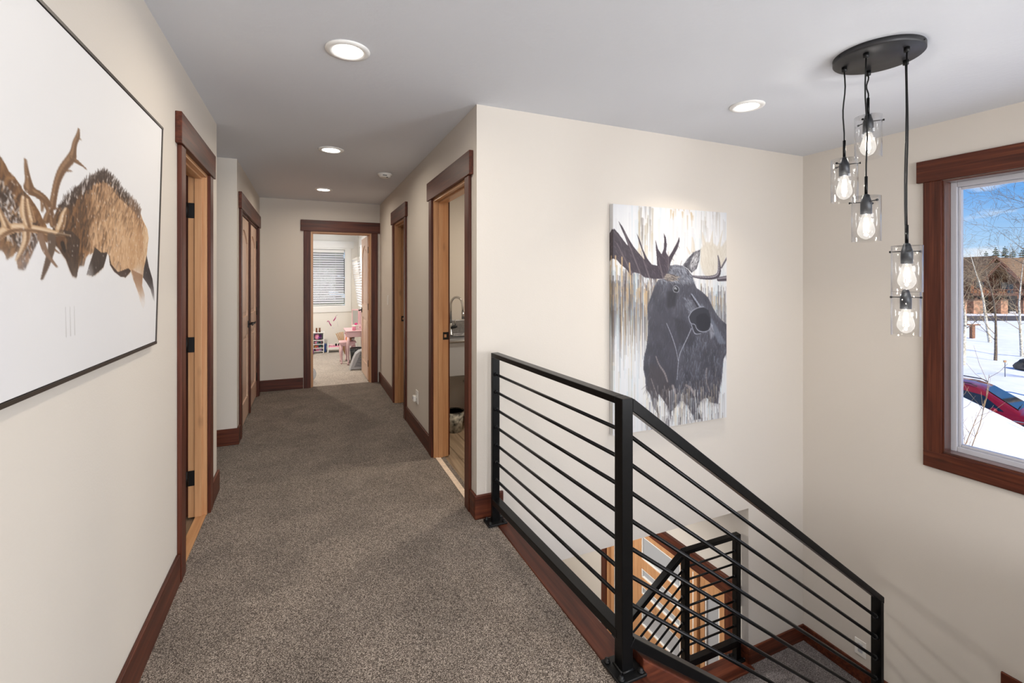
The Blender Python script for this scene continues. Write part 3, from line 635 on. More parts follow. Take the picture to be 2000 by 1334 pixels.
# outlines of the two prints in canvas coordinates (u right, v up; stroke radii in canvas heights)
ELK_R = [(0.468, 0.466), (0.485, 0.500), (0.515, 0.533), (0.551, 0.572), (0.575, 0.597), (0.611, 0.631), (0.645, 0.655), (0.676, 0.651), (0.710, 0.637), (0.739, 0.620), (0.785, 0.607), (0.827, 0.587), (0.854, 0.572), (0.874, 0.544), (0.909, 0.511), (0.921, 0.473), (0.913, 0.426), (0.910, 0.385), (0.893, 0.344), (0.891, 0.310), (0.887, 0.293), (0.884, 0.265), (0.905, 0.225), (0.911, 0.190), (0.898, 0.163), (0.883, 0.181), (0.858, 0.233), (0.839, 0.266), (0.821, 0.293), (0.807, 0.324), (0.799, 0.314), (0.777, 0.298), (0.747, 0.303), (0.711, 0.321), (0.690, 0.344), (0.682, 0.376), (0.675, 0.385), (0.667, 0.356), (0.659, 0.333), (0.636, 0.315), (0.614, 0.301), (0.587, 0.305), (0.596, 0.335), (0.606, 0.361), (0.611, 0.378), (0.595, 0.373), (0.582, 0.359), (0.576, 0.334), (0.558, 0.335), (0.554, 0.324), (0.550, 0.296), (0.536, 0.300), (0.523, 0.323), (0.511, 0.349), (0.496, 0.367), (0.485, 0.381), (0.471, 0.390), (0.466, 0.408), (0.467, 0.437)]
ELK_LEG = [(0.910, 0.397), (0.927, 0.352), (0.961, 0.293), (0.975, 0.245), (0.985, 0.187), (0.972, 0.197), (0.948, 0.246), (0.916, 0.276), (0.888, 0.299), (0.894, 0.339)]
ELK_HEAD = [(0.471, 0.390), (0.468, 0.408), (0.493, 0.434), (0.528, 0.433), (0.557, 0.414), (0.554, 0.365), (0.554, 0.324), (0.550, 0.296), (0.536, 0.300), (0.523, 0.323), (0.511, 0.349), (0.496, 0.367), (0.485, 0.381)]
ELK_FORE = [(0.618, 0.397), (0.645, 0.382), (0.675, 0.385), (0.667, 0.356), (0.659, 0.333), (0.636, 0.315), (0.614, 0.301), (0.587, 0.305), (0.596, 0.335), (0.606, 0.361)]
ELK_BELLY = [(0.682, 0.381), (0.696, 0.344), (0.732, 0.317), (0.790, 0.334), (0.807, 0.324), (0.777, 0.298), (0.747, 0.300), (0.711, 0.319), (0.690, 0.342)]
ELK_L = [(0.316, 0.584), (0.331, 0.572), (0.342, 0.559), (0.350, 0.545), (0.364, 0.536), (0.376, 0.522), (0.386, 0.508), (0.400, 0.500), (0.413, 0.485), (0.426, 0.469), (0.435, 0.452), (0.450, 0.431), (0.438, 0.419), (0.426, 0.391), (0.417, 0.374), (0.407, 0.348), (0.394, 0.316), (0.379, 0.318), (0.374, 0.342), (0.378, 0.360), (0.354, 0.338), (0.343, 0.357), (0.323, 0.365)]
ELK_LHEAD = [(0.422, 0.416), (0.426, 0.391), (0.417, 0.374), (0.407, 0.348), (0.394, 0.316), (0.379, 0.318), (0.374, 0.342), (0.378, 0.366), (0.391, 0.396)]
ANT_DARK = [[(0.462, 0.488, 0.0067), (0.466, 0.520, 0.0060), (0.474, 0.567, 0.0064), (0.490, 0.608, 0.0082), (0.521, 0.654, 0.0097), (0.524, 0.674, 0.0060), (0.527, 0.701, 0.0049), (0.538, 0.725, 0.0049), (0.539, 0.750, 0.0007)],
  [(0.521, 0.650, 0.0075), (0.543, 0.647, 0.0045), (0.571, 0.640, 0.0011)],
  [(0.494, 0.604, 0.0034), (0.518, 0.612, 0.0011)],
  [(0.535, 0.721, 0.0030), (0.549, 0.721, 0.0007)],
  [(0.466, 0.438, 0.0052), (0.457, 0.477, 0.0067), (0.442, 0.503, 0.0090), (0.422, 0.513, 0.0097), (0.399, 0.515, 0.0112), (0.397, 0.536, 0.0052), (0.390, 0.564, 0.0034), (0.386, 0.590, 0.0007)],
  [(0.446, 0.447, 0.0060), (0.449, 0.464, 0.0052), (0.460, 0.487, 0.0037)],
  [(0.460, 0.487, 0.0030), (0.479, 0.489, 0.0022)],
  [(0.435, 0.497, 0.0045), (0.433, 0.470, 0.0011)],
  [(0.463, 0.410, 0.0082), (0.466, 0.380, 0.0067), (0.458, 0.349, 0.0060), (0.449, 0.318, 0.0045), (0.439, 0.290, 0.0015)],
  [(0.456, 0.396, 0.0075), (0.438, 0.413, 0.0082), (0.422, 0.416, 0.0060)],
  [(0.432, 0.408, 0.0052), (0.440, 0.380, 0.0052), (0.451, 0.358, 0.0045), (0.481, 0.326, 0.0015)],
  [(0.472, 0.374, 0.0030), (0.487, 0.365, 0.0011)]]
ANT_LIGHT = [[(0.323, 0.377, 0.0060), (0.347, 0.404, 0.0090), (0.365, 0.414, 0.0105), (0.400, 0.420, 0.0105), (0.435, 0.420, 0.0097), (0.463, 0.418, 0.0090), (0.493, 0.420, 0.0052), (0.523, 0.420, 0.0011)],
  [(0.351, 0.414, 0.0067), (0.341, 0.433, 0.0045), (0.330, 0.456, 0.0022)],
  [(0.399, 0.425, 0.0067), (0.391, 0.448, 0.0082), (0.387, 0.471, 0.0067), (0.385, 0.495, 0.0022)],
  [(0.410, 0.440, 0.0045), (0.401, 0.469, 0.0045), (0.395, 0.492, 0.0019)],
  [(0.485, 0.431, 0.0082), (0.495, 0.458, 0.0075), (0.498, 0.480, 0.0052), (0.505, 0.497, 0.0019)],
  [(0.395, 0.412, 0.0067), (0.396, 0.390, 0.0056), (0.388, 0.367, 0.0045), (0.373, 0.336, 0.0011)]]
MOOSE = [(0.470, 0.737), (0.521, 0.742), (0.584, 0.737), (0.632, 0.719), (0.672, 0.690), (0.688, 0.661), (0.713, 0.632), (0.762, 0.616), (0.820, 0.587), (0.861, 0.544), (0.868, 0.536), (0.905, 0.504), (0.951, 0.476), (1.002, 0.454), (1.008, 0.322), (0.971, 0.286), (0.962, 0.245), (0.953, 0.185), (0.925, 0.131), (0.916, 0.071), (0.843, 0.084), (0.807, 0.109), (0.771, 0.106), (0.717, 0.068), (0.753, 0.012), (0.691, 0.011), (0.664, 0.048), (0.629, 0.077), (0.595, 0.106), (0.560, 0.110), (0.526, 0.087), (0.483, 0.067), (0.475, 0.024), (0.458, 0.086), (0.408, 0.129), (0.374, 0.156), (0.358, 0.114), (0.374, 0.060), (0.325, 0.098), (0.300, 0.160), (0.264, 0.187), (0.260, 0.231), (0.243, 0.275), (0.247, 0.326), (0.268, 0.369), (0.280, 0.429), (0.283, 0.485), (0.275, 0.550), (0.284, 0.565), (0.306, 0.596), (0.337, 0.644), (0.367, 0.672), (0.420, 0.676), (0.435, 0.693), (0.459, 0.717)]
M_ANT = [(-0.013, 0.881), (0.008, 0.894), (0.043, 0.873), (0.108, 0.826), (0.119, 0.823), (0.093, 0.861), (0.065, 0.895), (0.040, 0.929), (0.075, 0.903), (0.122, 0.854), (0.166, 0.816), (0.232, 0.774), (0.254, 0.762), (0.239, 0.794), (0.210, 0.836), (0.188, 0.879), (0.213, 0.852), (0.239, 0.809), (0.276, 0.767), (0.314, 0.741), (0.359, 0.736), (0.355, 0.776), (0.348, 0.816), (0.345, 0.855), (0.366, 0.812), (0.397, 0.788), (0.416, 0.813), (0.420, 0.853), (0.416, 0.885), (0.435, 0.866), (0.443, 0.830), (0.435, 0.797), (0.459, 0.777), (0.489, 0.802), (0.536, 0.848), (0.552, 0.872), (0.556, 0.852), (0.536, 0.815), (0.497, 0.778), (0.474, 0.749), (0.466, 0.717), (0.435, 0.689), (0.412, 0.676), (0.337, 0.676), (0.254, 0.683), (0.217, 0.699), (0.166, 0.706), (0.137, 0.691), (0.108, 0.718), (0.058, 0.740), (0.029, 0.759), (-0.013, 0.766)]
M_EAR = [(0.584, 0.739), (0.631, 0.772), (0.680, 0.801), (0.745, 0.815), (0.737, 0.769), (0.712, 0.724), (0.664, 0.705), (0.632, 0.723)]
M_EARW = [(0.644, 0.731), (0.659, 0.764), (0.688, 0.789), (0.732, 0.804), (0.724, 0.765), (0.700, 0.728), (0.664, 0.713)]
M_PALM = [(0.745, 0.749), (0.778, 0.699), (0.844, 0.683), (0.894, 0.700), (0.919, 0.738), (0.962, 0.739), (1.008, 0.807), (1.008, 0.875), (0.953, 0.836), (0.919, 0.829), (0.873, 0.847), (0.802, 0.854), (0.749, 0.819)]
M_PALMT = [[(0.679, 0.805, 0.0118), (0.679, 0.843, 0.0086), (0.671, 0.871, 0.0031)],
  [(0.647, 0.797, 0.0063), (0.619, 0.825, 0.0020)],
  [(0.785, 0.837, 0.0118), (0.769, 0.878, 0.0055), (0.765, 0.898, 0.0020)],
  [(0.852, 0.838, 0.0118), (0.856, 0.880, 0.0055), (0.864, 0.905, 0.0020)],
  [(0.919, 0.822, 0.0102), (0.944, 0.874, 0.0047), (0.961, 0.912, 0.0016)],
  [(0.953, 0.789, 0.0086), (0.996, 0.841, 0.0039), (1.004, 0.883, 0.0016)]]
M_BEAM = [[(0.668, 0.689, 0.0039), (0.761, 0.682, 0.0078), (0.869, 0.682, 0.0094), (0.928, 0.696, 0.0118), (0.929, 0.747, 0.0078), (0.915, 0.789, 0.0024)],
  [(0.920, 0.675, 0.0102), (1.014, 0.680, 0.0133)],
  [(0.949, 0.732, 0.0047), (1.009, 0.784, 0.0047)]]
M_BROW = [(0.416, 0.684), (0.443, 0.701), (0.490, 0.697), (0.537, 0.689), (0.521, 0.669), (0.474, 0.665), (0.436, 0.668)]
M_NOSE = [(0.637, 0.498), (0.663, 0.524), (0.707, 0.540), (0.769, 0.544), (0.823, 0.527), (0.846, 0.491), (0.846, 0.450), (0.823, 0.430), (0.769, 0.421), (0.716, 0.413), (0.681, 0.434), (0.663, 0.462)]
M_NOSTRIL = [(0.707, 0.497), (0.742, 0.510), (0.796, 0.514), (0.832, 0.491), (0.841, 0.454), (0.814, 0.432), (0.760, 0.428), (0.725, 0.447), (0.707, 0.474)]
M_EYE = [(0.521, 0.630), (0.513, 0.620)]
M_LINES = [[(0.663, 0.444, 0.0021), (0.620, 0.395, 0.0021), (0.555, 0.330, 0.0021), (0.542, 0.282, 0.0017), (0.534, 0.211, 0.0013)],
  [(0.440, 0.474, 0.0013), (0.483, 0.420, 0.0017), (0.525, 0.353, 0.0017), (0.542, 0.299, 0.0013)],
  [(0.637, 0.498, 0.0017), (0.663, 0.524, 0.0017), (0.716, 0.540, 0.0017), (0.778, 0.544, 0.0013)],
  [(0.637, 0.498, 0.0017), (0.654, 0.466, 0.0017), (0.698, 0.463, 0.0013), (0.707, 0.443, 0.0017), (0.738, 0.427, 0.0021), (0.796, 0.423, 0.0017), (0.842, 0.436, 0.0013), (0.846, 0.463, 0.0013)],
  [(0.663, 0.462, 0.0017), (0.685, 0.425, 0.0017), (0.703, 0.415, 0.0017), (0.752, 0.417, 0.0013)],
  [(0.349, 0.327, 0.0026), (0.374, 0.287, 0.0038), (0.424, 0.251, 0.0051), (0.449, 0.206, 0.0034)],
  [(0.492, 0.186, 0.0060), (0.517, 0.150, 0.0077), (0.509, 0.110, 0.0043)],
  [(0.612, 0.181, 0.0051), (0.664, 0.161, 0.0077), (0.691, 0.128, 0.0060)],
  [(0.806, 0.250, 0.0034), (0.797, 0.200, 0.0043), (0.834, 0.135, 0.0038)],
  [(0.897, 0.252, 0.0021), (0.888, 0.206, 0.0030)],
  [(0.308, 0.229, 0.0021), (0.341, 0.175, 0.0030), (0.374, 0.130, 0.0021)]]
# ---------------------------------------------------------------- pictures: painted point by point on a fine mesh
class Art:
    def __init__(s, w, h, bg): s.w, s.h = w, h; s.a = np.ones((h, w, 3), np.float32)*np.array(bg, np.float32)
    def px(s, p): return (p[0]*(s.w-1), (1-p[1])*(s.h-1))
    def mask(s, poly, soft=1.0):
        P = [s.px(p) for p in poly]; m = np.zeros((s.h, s.w), np.float32); n = len(P)
        for ox, oy in ((-.25, -.25), (.25, -.25), (-.25, .25), (.25, .25)):
            yy, xx = np.mgrid[0:s.h, 0:s.w]; yy = yy+oy; xx = xx+ox; ins = np.zeros((s.h, s.w), bool)
            for i in range(n):
                (xa, ya), (xb, yb) = P[i], P[(i+1) % n]
                if ya == yb: continue
                ins ^= ((ya > yy) != (yb > yy)) & (xx < (xb-xa)*(yy-ya)/(yb-ya)+xa)
            m += ins*.25
        return m
    def blur(s, m, k):
        for _ in range(k):
            m = (np.roll(m, 1, 0)+np.roll(m, -1, 0)+2*m)/4; m = (np.roll(m, 1, 1)+np.roll(m, -1, 1)+2*m)/4
        return m
    def put(s, m, col, alpha=1.0):
        m = (m*alpha)[..., None]; s.a = s.a*(1-m)+np.array(col, np.float32)*m if not isinstance(col, np.ndarray) or col.ndim == 1 else s.a*(1-m)+col*m
    def seg(s, a, b, ra, rb, col, alpha, ax=1.0, soft=1.0):
        (xa, ya), (xb, yb) = a, b; R = max(ra, rb)*max(1, ax)+2
        x0, x1 = int(max(0, min(xa, xb)-R)), int(min(s.w, max(xa, xb)+R+1)); y0, y1 = int(max(0, min(ya, yb)-R)), int(min(s.h, max(ya, yb)+R+1))
        if x1 <= x0 or y1 <= y0: return
        yy, xx = np.mgrid[y0:y1, x0:x1].astype(np.float32); xx = xx/ax; xa /= ax; xb /= ax
        dx, dy = xb-xa, yb-ya; L = dx*dx+dy*dy+1e-6
        t = np.clip(((xx-xa)*dx+(yy-ya)*dy)/L, 0, 1); d = np.hypot(xx-xa-t*dx, yy-ya-t*dy)
        m = np.clip((ra+(rb-ra)*t-d)/soft+.5, 0, 1)*alpha
        s.a[y0:y1, x0:x1] = s.a[y0:y1, x0:x1]*(1-m[..., None])+np.array(col, np.float32)*m[..., None]
    def stroke(s, pts, col, alpha=1.0, ax=1.0, tint=None):
        pts = list(pts)
        for _ in range(2 if len(pts) > 2 else 0):                # corner cutting keeps antlers and lines rounded
            n = [pts[0]]
            for a, b in zip(pts[:-1], pts[1:]): n += [tuple(.75*x+.25*y for x, y in zip(a, b)), tuple(.25*x+.75*y for x, y in zip(a, b))]
            pts = n+[pts[-1]]
        q = [(s.px(p), p[2]*s.h) for p in pts]
        for (a, ra), (b, rb) in zip(q[:-1], q[1:]): s.seg(a, b, ra, rb, col, alpha, ax)
        if tint is not None:
            for (a, ra), (b, rb) in zip(q[:-1], q[1:]): s.seg((a[0]-ra*.3*ax, a[1]-ra*.3), (b[0]-rb*.3*ax, b[1]-rb*.3), ra*.35, rb*.35, tint, alpha*.7, ax)
    def noise(s, cx, cy, seed):
        r = np.random.default_rng(seed); g = r.random((cy+2, cx+2)).astype(np.float32)
        ys = np.linspace(0, cy, s.h); xs = np.linspace(0, cx, s.w); yi = ys.astype(int); xi = xs.astype(int)
        fy = (ys-yi)[:, None]; fx = (xs-xi)[None]; fy = fy*fy*(3-2*fy); fx = fx*fx*(3-2*fx)
        A, B, C_, D = g[yi][:, xi], g[yi][:, xi+1], g[yi+1][:, xi], g[yi+1][:, xi+1]
        return (A*(1-fx)+B*fx)*(1-fy)+(C_*(1-fx)+D*fx)*fy
    def fur(s, m, n, cols, length, rad, ang, spread, alpha=.5, seed=0, ax=1.0):
        r = np.random.default_rng(seed); ys, xs = np.nonzero(m > .5)
        if not len(ys): return
        for i in r.integers(0, len(ys), n):
            a = ang+r.normal(0, spread); L = length*r.uniform(.5, 1.2); x, y = float(xs[i]), float(ys[i]); c = cols[r.integers(0, len(cols))]
            s.seg((x, y), (x+math.cos(a)*L*ax, y+math.sin(a)*L), rad, rad*.3, c, alpha, ax)
def art_mesh(name, art, P, parent, rough=.55, gain=.92):
    """P(i,j)->3d point of pixel"""
    h, w = art.h, art.w; co = np.array([P(i, j) for j in range(h) for i in range(w)], np.float32)-np.array(LOC[parent.name], np.float32)
    me = bpy.data.meshes.new(name); nf = (w-1)*(h-1)
    j, i = np.mgrid[0:h-1, 0:w-1]; q = (j*w+i).ravel()
    idx = np.stack([q, q+w, q+w+1, q+1], 1).astype(np.int32)
    me.vertices.add(w*h); me.vertices.foreach_set('co', co.ravel()); me.loops.add(nf*4); me.loops.foreach_set('vertex_index', idx.ravel())
    me.polygons.add(nf); me.polygons.foreach_set('loop_start', np.arange(nf, dtype=np.int32)*4); me.polygons.foreach_set('loop_total', np.full(nf, 4, np.int32))
    me.update(calc_edges=True); at = me.color_attributes.new('paint', 'FLOAT_COLOR', 'POINT')
    c = np.clip(art.a*gain/255., 0, 1); c = np.where(c <= .04045, c/12.92, ((c+.055)/1.055)**2.4); c = np.concatenate([c, np.ones((h, w, 1))], 2).astype(np.float32)
    at.data.foreach_set('color', c.ravel()); x = NM(name+'_ink'); n = x.n('ShaderNodeAttribute', attribute_name='paint'); x.l(n.outputs['Color'], x.b.inputs['Base Color'])
    x.p(Roughness=rough); nz = x.n('ShaderNodeTexNoise', Scale=700.0); x.l(x.coord(), nz.inputs['Vector']); x.bump(nz.outputs['Fac'], .05, .002)
    me.materials.append(x.m); o = bpy.data.objects.new(name, me); COL.objects.link(o); o.parent = parent; LOC[o.name] = LOC[parent.name]; return o

def elk_picture():
    A = Art(520, 300, (238, 237, 237)); AX = 2.5
    low = np.linspace(0, 1, A.h)[:, None]*np.ones((1, A.w)); A.put(np.clip((low-.62)*2, 0, 1)*.5, (226, 224, 222))
    n1 = A.noise(14, 9, 1)*.6+A.noise(40, 26, 2)*.4; A.put(np.clip(n1-.5, 0, 1)*np.clip((low-.55)*4, 0, 1), (206, 208, 214), .6)
    # the unseen left animal's body continues to the canvas edge
    body_l = [(-.01, .60), (.05, .66), (.12, .69), (.17, .66), (.21, .62), ELK_L[0]]+ELK_L[1:]+[(.20, .34), (.17, .25), (.13, .30), (.10, .33), (.06, .22), (.03, .32), (-.01, .36)]
    X = np.linspace(0, 1, A.w)[None]*np.ones((A.h, 1)); V = 1-low
    tan, brown, dark = np.array((206, 166, 126)), np.array((126, 88, 58)), np.array((62, 46, 38))
    def mixc(f, a, b): return a+(b-a)*f[..., None]
    bg0 = A.a.copy(); m = A.mask(body_l); A.put(m, mixc(np.clip((X-.2)/.12, 0, 1), tan, np.array((120, 84, 54))))
    A.fur(m, 1500, [(150, 110, 72), (96, 66, 44), (176, 136, 94), (70, 50, 38)], 9, 1.0, 1.9, .3, .55, 3, 1.6)
    mh = A.mask(ELK_LHEAD); A.put(A.blur(mh, 2), (128, 108, 96), .8); A.fur(mh, 150, [(160, 120, 90), (90, 76, 70)], 6, .8, 1.6, .3, .5, 4, 1.5)
    A.fur(A.mask([(.30, .55), (.36, .50), (.40, .46), (.43, .42), (.40, .36), (.33, .40), (.29, .48)]), 420, [(50, 38, 32), (66, 48, 38), (226, 222, 220)], 6, .8, 1.7, .4, .6, 5, 1.6)
    keep = np.clip(A.blur(A.mask(body_l), 2)*3, 0, 1)[..., None]; A.a = bg0*(1-keep)+A.a*keep
    # right animal
    bg0 = A.a.copy()
    m = A.mask(ELK_LEG); A.put(m, (58, 50, 50))
    m = A.mask(ELK_R); f = np.clip((X-.50)/.17+.45*(A.noise(24, 14, 6)-.5), 0, 1)
    A.put(m, mixc(f, brown, tan))
    A.put(m*A.blur(A.mask([(.46, .47), (.53, .56), (.575, .53), (.60, .42), (.61, .37), (.55, .40), (.47, .40)]), 5), (74, 52, 38), .75)
    A.put(m*A.blur(A.mask([(.60, .36), (.59, .46), (.63, .50), (.66, .44), (.665, .39)]), 4), (222, 184, 146), .6)
    A.put(m*A.blur(A.mask([(.68, .39), (.67, .50), (.73, .52), (.80, .44), (.80, .33), (.73, .32)]), 5), (220, 182, 144), .6)
    A.put(m*A.blur(A.mask([(.79, .60), (.87, .56), (.90, .42), (.86, .40), (.83, .50)]), 4), (166, 122, 84), .5)
    A.put(m*A.blur(A.mask([(.87, .52), (.905, .52), (.925, .47), (.915, .38), (.895, .36), (.885, .44)]), 2), (230, 202, 168), .8)
    A.put(A.mask(ELK_BELLY), (62, 44, 38)); A.put(A.mask(ELK_FORE), (60, 50, 46)); A.put(A.mask(ELK_HEAD), (70, 52, 42))
    A.fur(m, 1800, [(232, 200, 166), (170, 126, 86), (196, 152, 110)], 8, .8, 1.62, .2, .35, 7, 1.5)
    nk = A.noise(30, 8, 21); [A.fur(m*((X+.12*(nk-.5)) < th), n_, [(60, 44, 34), (140, 98, 62), (96, 68, 46)], 9, .9, 1.75, .2, al_, 8+n_, 1.5) for th, n_, al_ in ((.55, 700, .6), (.60, 330, .5), (.66, 200, .4), (.74, 140, .3))]; A.fur(m*((V+.1*(nk-.5)) > .50-.0*X), 260, [(96, 70, 50), (140, 104, 74)], 10, .9, 1.9, .2, .4, 77, 1.5)
    hm = A.mask(ELK_HEAD); A.put(hm, (66, 50, 41), .9); A.fur(hm*(A.blur(hm, 3) > .8), 120, [(96, 72, 56), (48, 38, 32), (130, 96, 70)], 5, .7, 1.5, .2, .5, 61, 1.4)
    fm = A.mask(ELK_FORE); A.put(fm, (60, 50, 46), .85); A.put(A.mask(ELK_BELLY), (62, 44, 38), .8)
    keep = np.clip(A.blur(np.maximum(m, A.mask(ELK_LEG)), 2)*2.4, 0, 1)[..., None]; A.a = bg0*(1-keep)+A.a*keep
    ridge = ELK_R[1:13]
    r = np.random.default_rng(9)
    for (a, b) in zip(ridge[:-1], ridge[1:]):
        for _ in range(46):
            t = r.random(); p = A.px((a[0]+(b[0]-a[0])*t, a[1]+(b[1]-a[1])*t)); dk = (58, 42, 34) if a[0] < .75 else (110, 84, 66)
            A.seg((p[0]+r.normal(0, 3), p[1]+r.uniform(-1, 9)), (p[0]+r.normal(3, 3), p[1]-r.uniform(1, 7)), 1.0, .2, dk if r.random() < .8 else (222, 214, 208), .65, 1.4)
    A.put(A.blur(A.mask([(.47, .405), (.50, .43), (.515, .40), (.49, .375)]), 1), (150, 96, 56), .8)
    e_ = A.px((.497, .393)); A.seg(e_, (e_[0]+4, e_[1]+6), 2.4, 1.6, (20, 16, 14), 1, 1.4); A.seg((e_[0]+5, e_[1]-4), (e_[0]+7, e_[1]+4), 1, .6, (190, 150, 110), .8, 1.3)
    for S in ANT_DARK: A.stroke(S, (118, 86, 60), 1, AX, (160, 124, 92))
    for S in ANT_LIGHT: A.stroke(S, (196, 160, 122), 1, AX, (226, 200, 168))
    for S in ANT_LIGHT+ANT_DARK: A.stroke([(p[0]+.004, p[1]-p[2]*.45, p[2]*.35) for p in S], (110, 78, 54), .55, AX)
    # blown snow over hooves and muzzles
    fog = np.clip((.345-V)*7+1.1*(n1-.5), 0, 1); A.put(A.blur(fog.astype(np.float32), 3)*.9, (236, 235, 236))
    fog = np.clip((.40-V)*9+1.2*(A.noise(20, 14, 12)-.5), 0, 1)*np.clip((.40-X)/.08, 0, 1); A.put(A.blur(fog.astype(np.float32), 3)*.75, (232, 231, 234))
    # redraw rear legs, muzzle and antler tips through the thin snow
    for P_, c_, al in ((ELK_LEG, (58, 50, 50), .8), (ELK_HEAD, (70, 54, 44), .5), (ELK_BELLY, (62, 44, 38), .6)): A.put(A.mask(P_)*np.clip((V-.20)*9, 0, 1), c_, al)
    A.put(A.mask([(.81, .33), (.884, .31), (.884, .265), (.905, .22), (.905, .18), (.86, .235), (.825, .29)])*np.clip((V-.19)*9, 0, 1), (150, 108, 78), .75)
    A.stroke(ANT_DARK[8], (100, 82, 70), .85, AX); A.stroke(ANT_DARK[10], (140, 112, 92), .7, AX)
    for _ in range(220):
        x, y = r.uniform(.3, .93), r.uniform(.22, .60); p = A.px((x, y)); A.seg(p, p, .8, .8, (240, 240, 242), .45, 1.2)
    for x0 in (.52, .535, .55): p = A.px((x0, .12)); A.seg(p, (p[0]-3, p[1]-26), .6, .3, (150, 146, 140), .5)
    t = thing('elk_picture', 'white canvas print of two fighting elk in a thin dark frame on the left wall', 'picture', (XL, 1.44, 1.165))
    y0, y1, zb, zt = .68, 2.20, 1.17, 1.99; k = .021/.82
    def fx(z): return -.540+k*(z-zb)
    m_ = MB().prism([(fx(zb)-.024, zb), (fx(zb)-.001, zb), (fx(zt)-.001, zt), (fx(zt)-.024, zt)], 'y', y0, y1); m_.build('canvas', 'paper_white', t)
    art_mesh('print', A, lambda i, j: (fx(zt-(zt-zb)*j/(A.h-1)), y0+(y1-y0)*i/(A.w-1), zt-(zt-zb)*j/(A.h-1)), t, .6)
    for nm, (ya, yb, za, zb_) in (('a', (y0-.012, y1+.012, zb-.012, zb-.002)), ('b', (y0-.012, y1+.012, zt+.002, zt+.010)), ('c', (y0-.012, y0-.002, zb-.012, zt+.01)), ('d', (y1+.002, y1+.009, zb-.012, zt+.01))):
        MB().prism([(XL+.002 if za < 1.3 else fx(za)-.030, za), (fx(za)+.003, za), (fx(zb_)+.003, zb_), (XL+.002 if zb_ < 1.3 else fx(zb_)-.030, zb_)], 'y', ya, yb).build('frame_strip', 'frame_dark', t)
elk_picture()

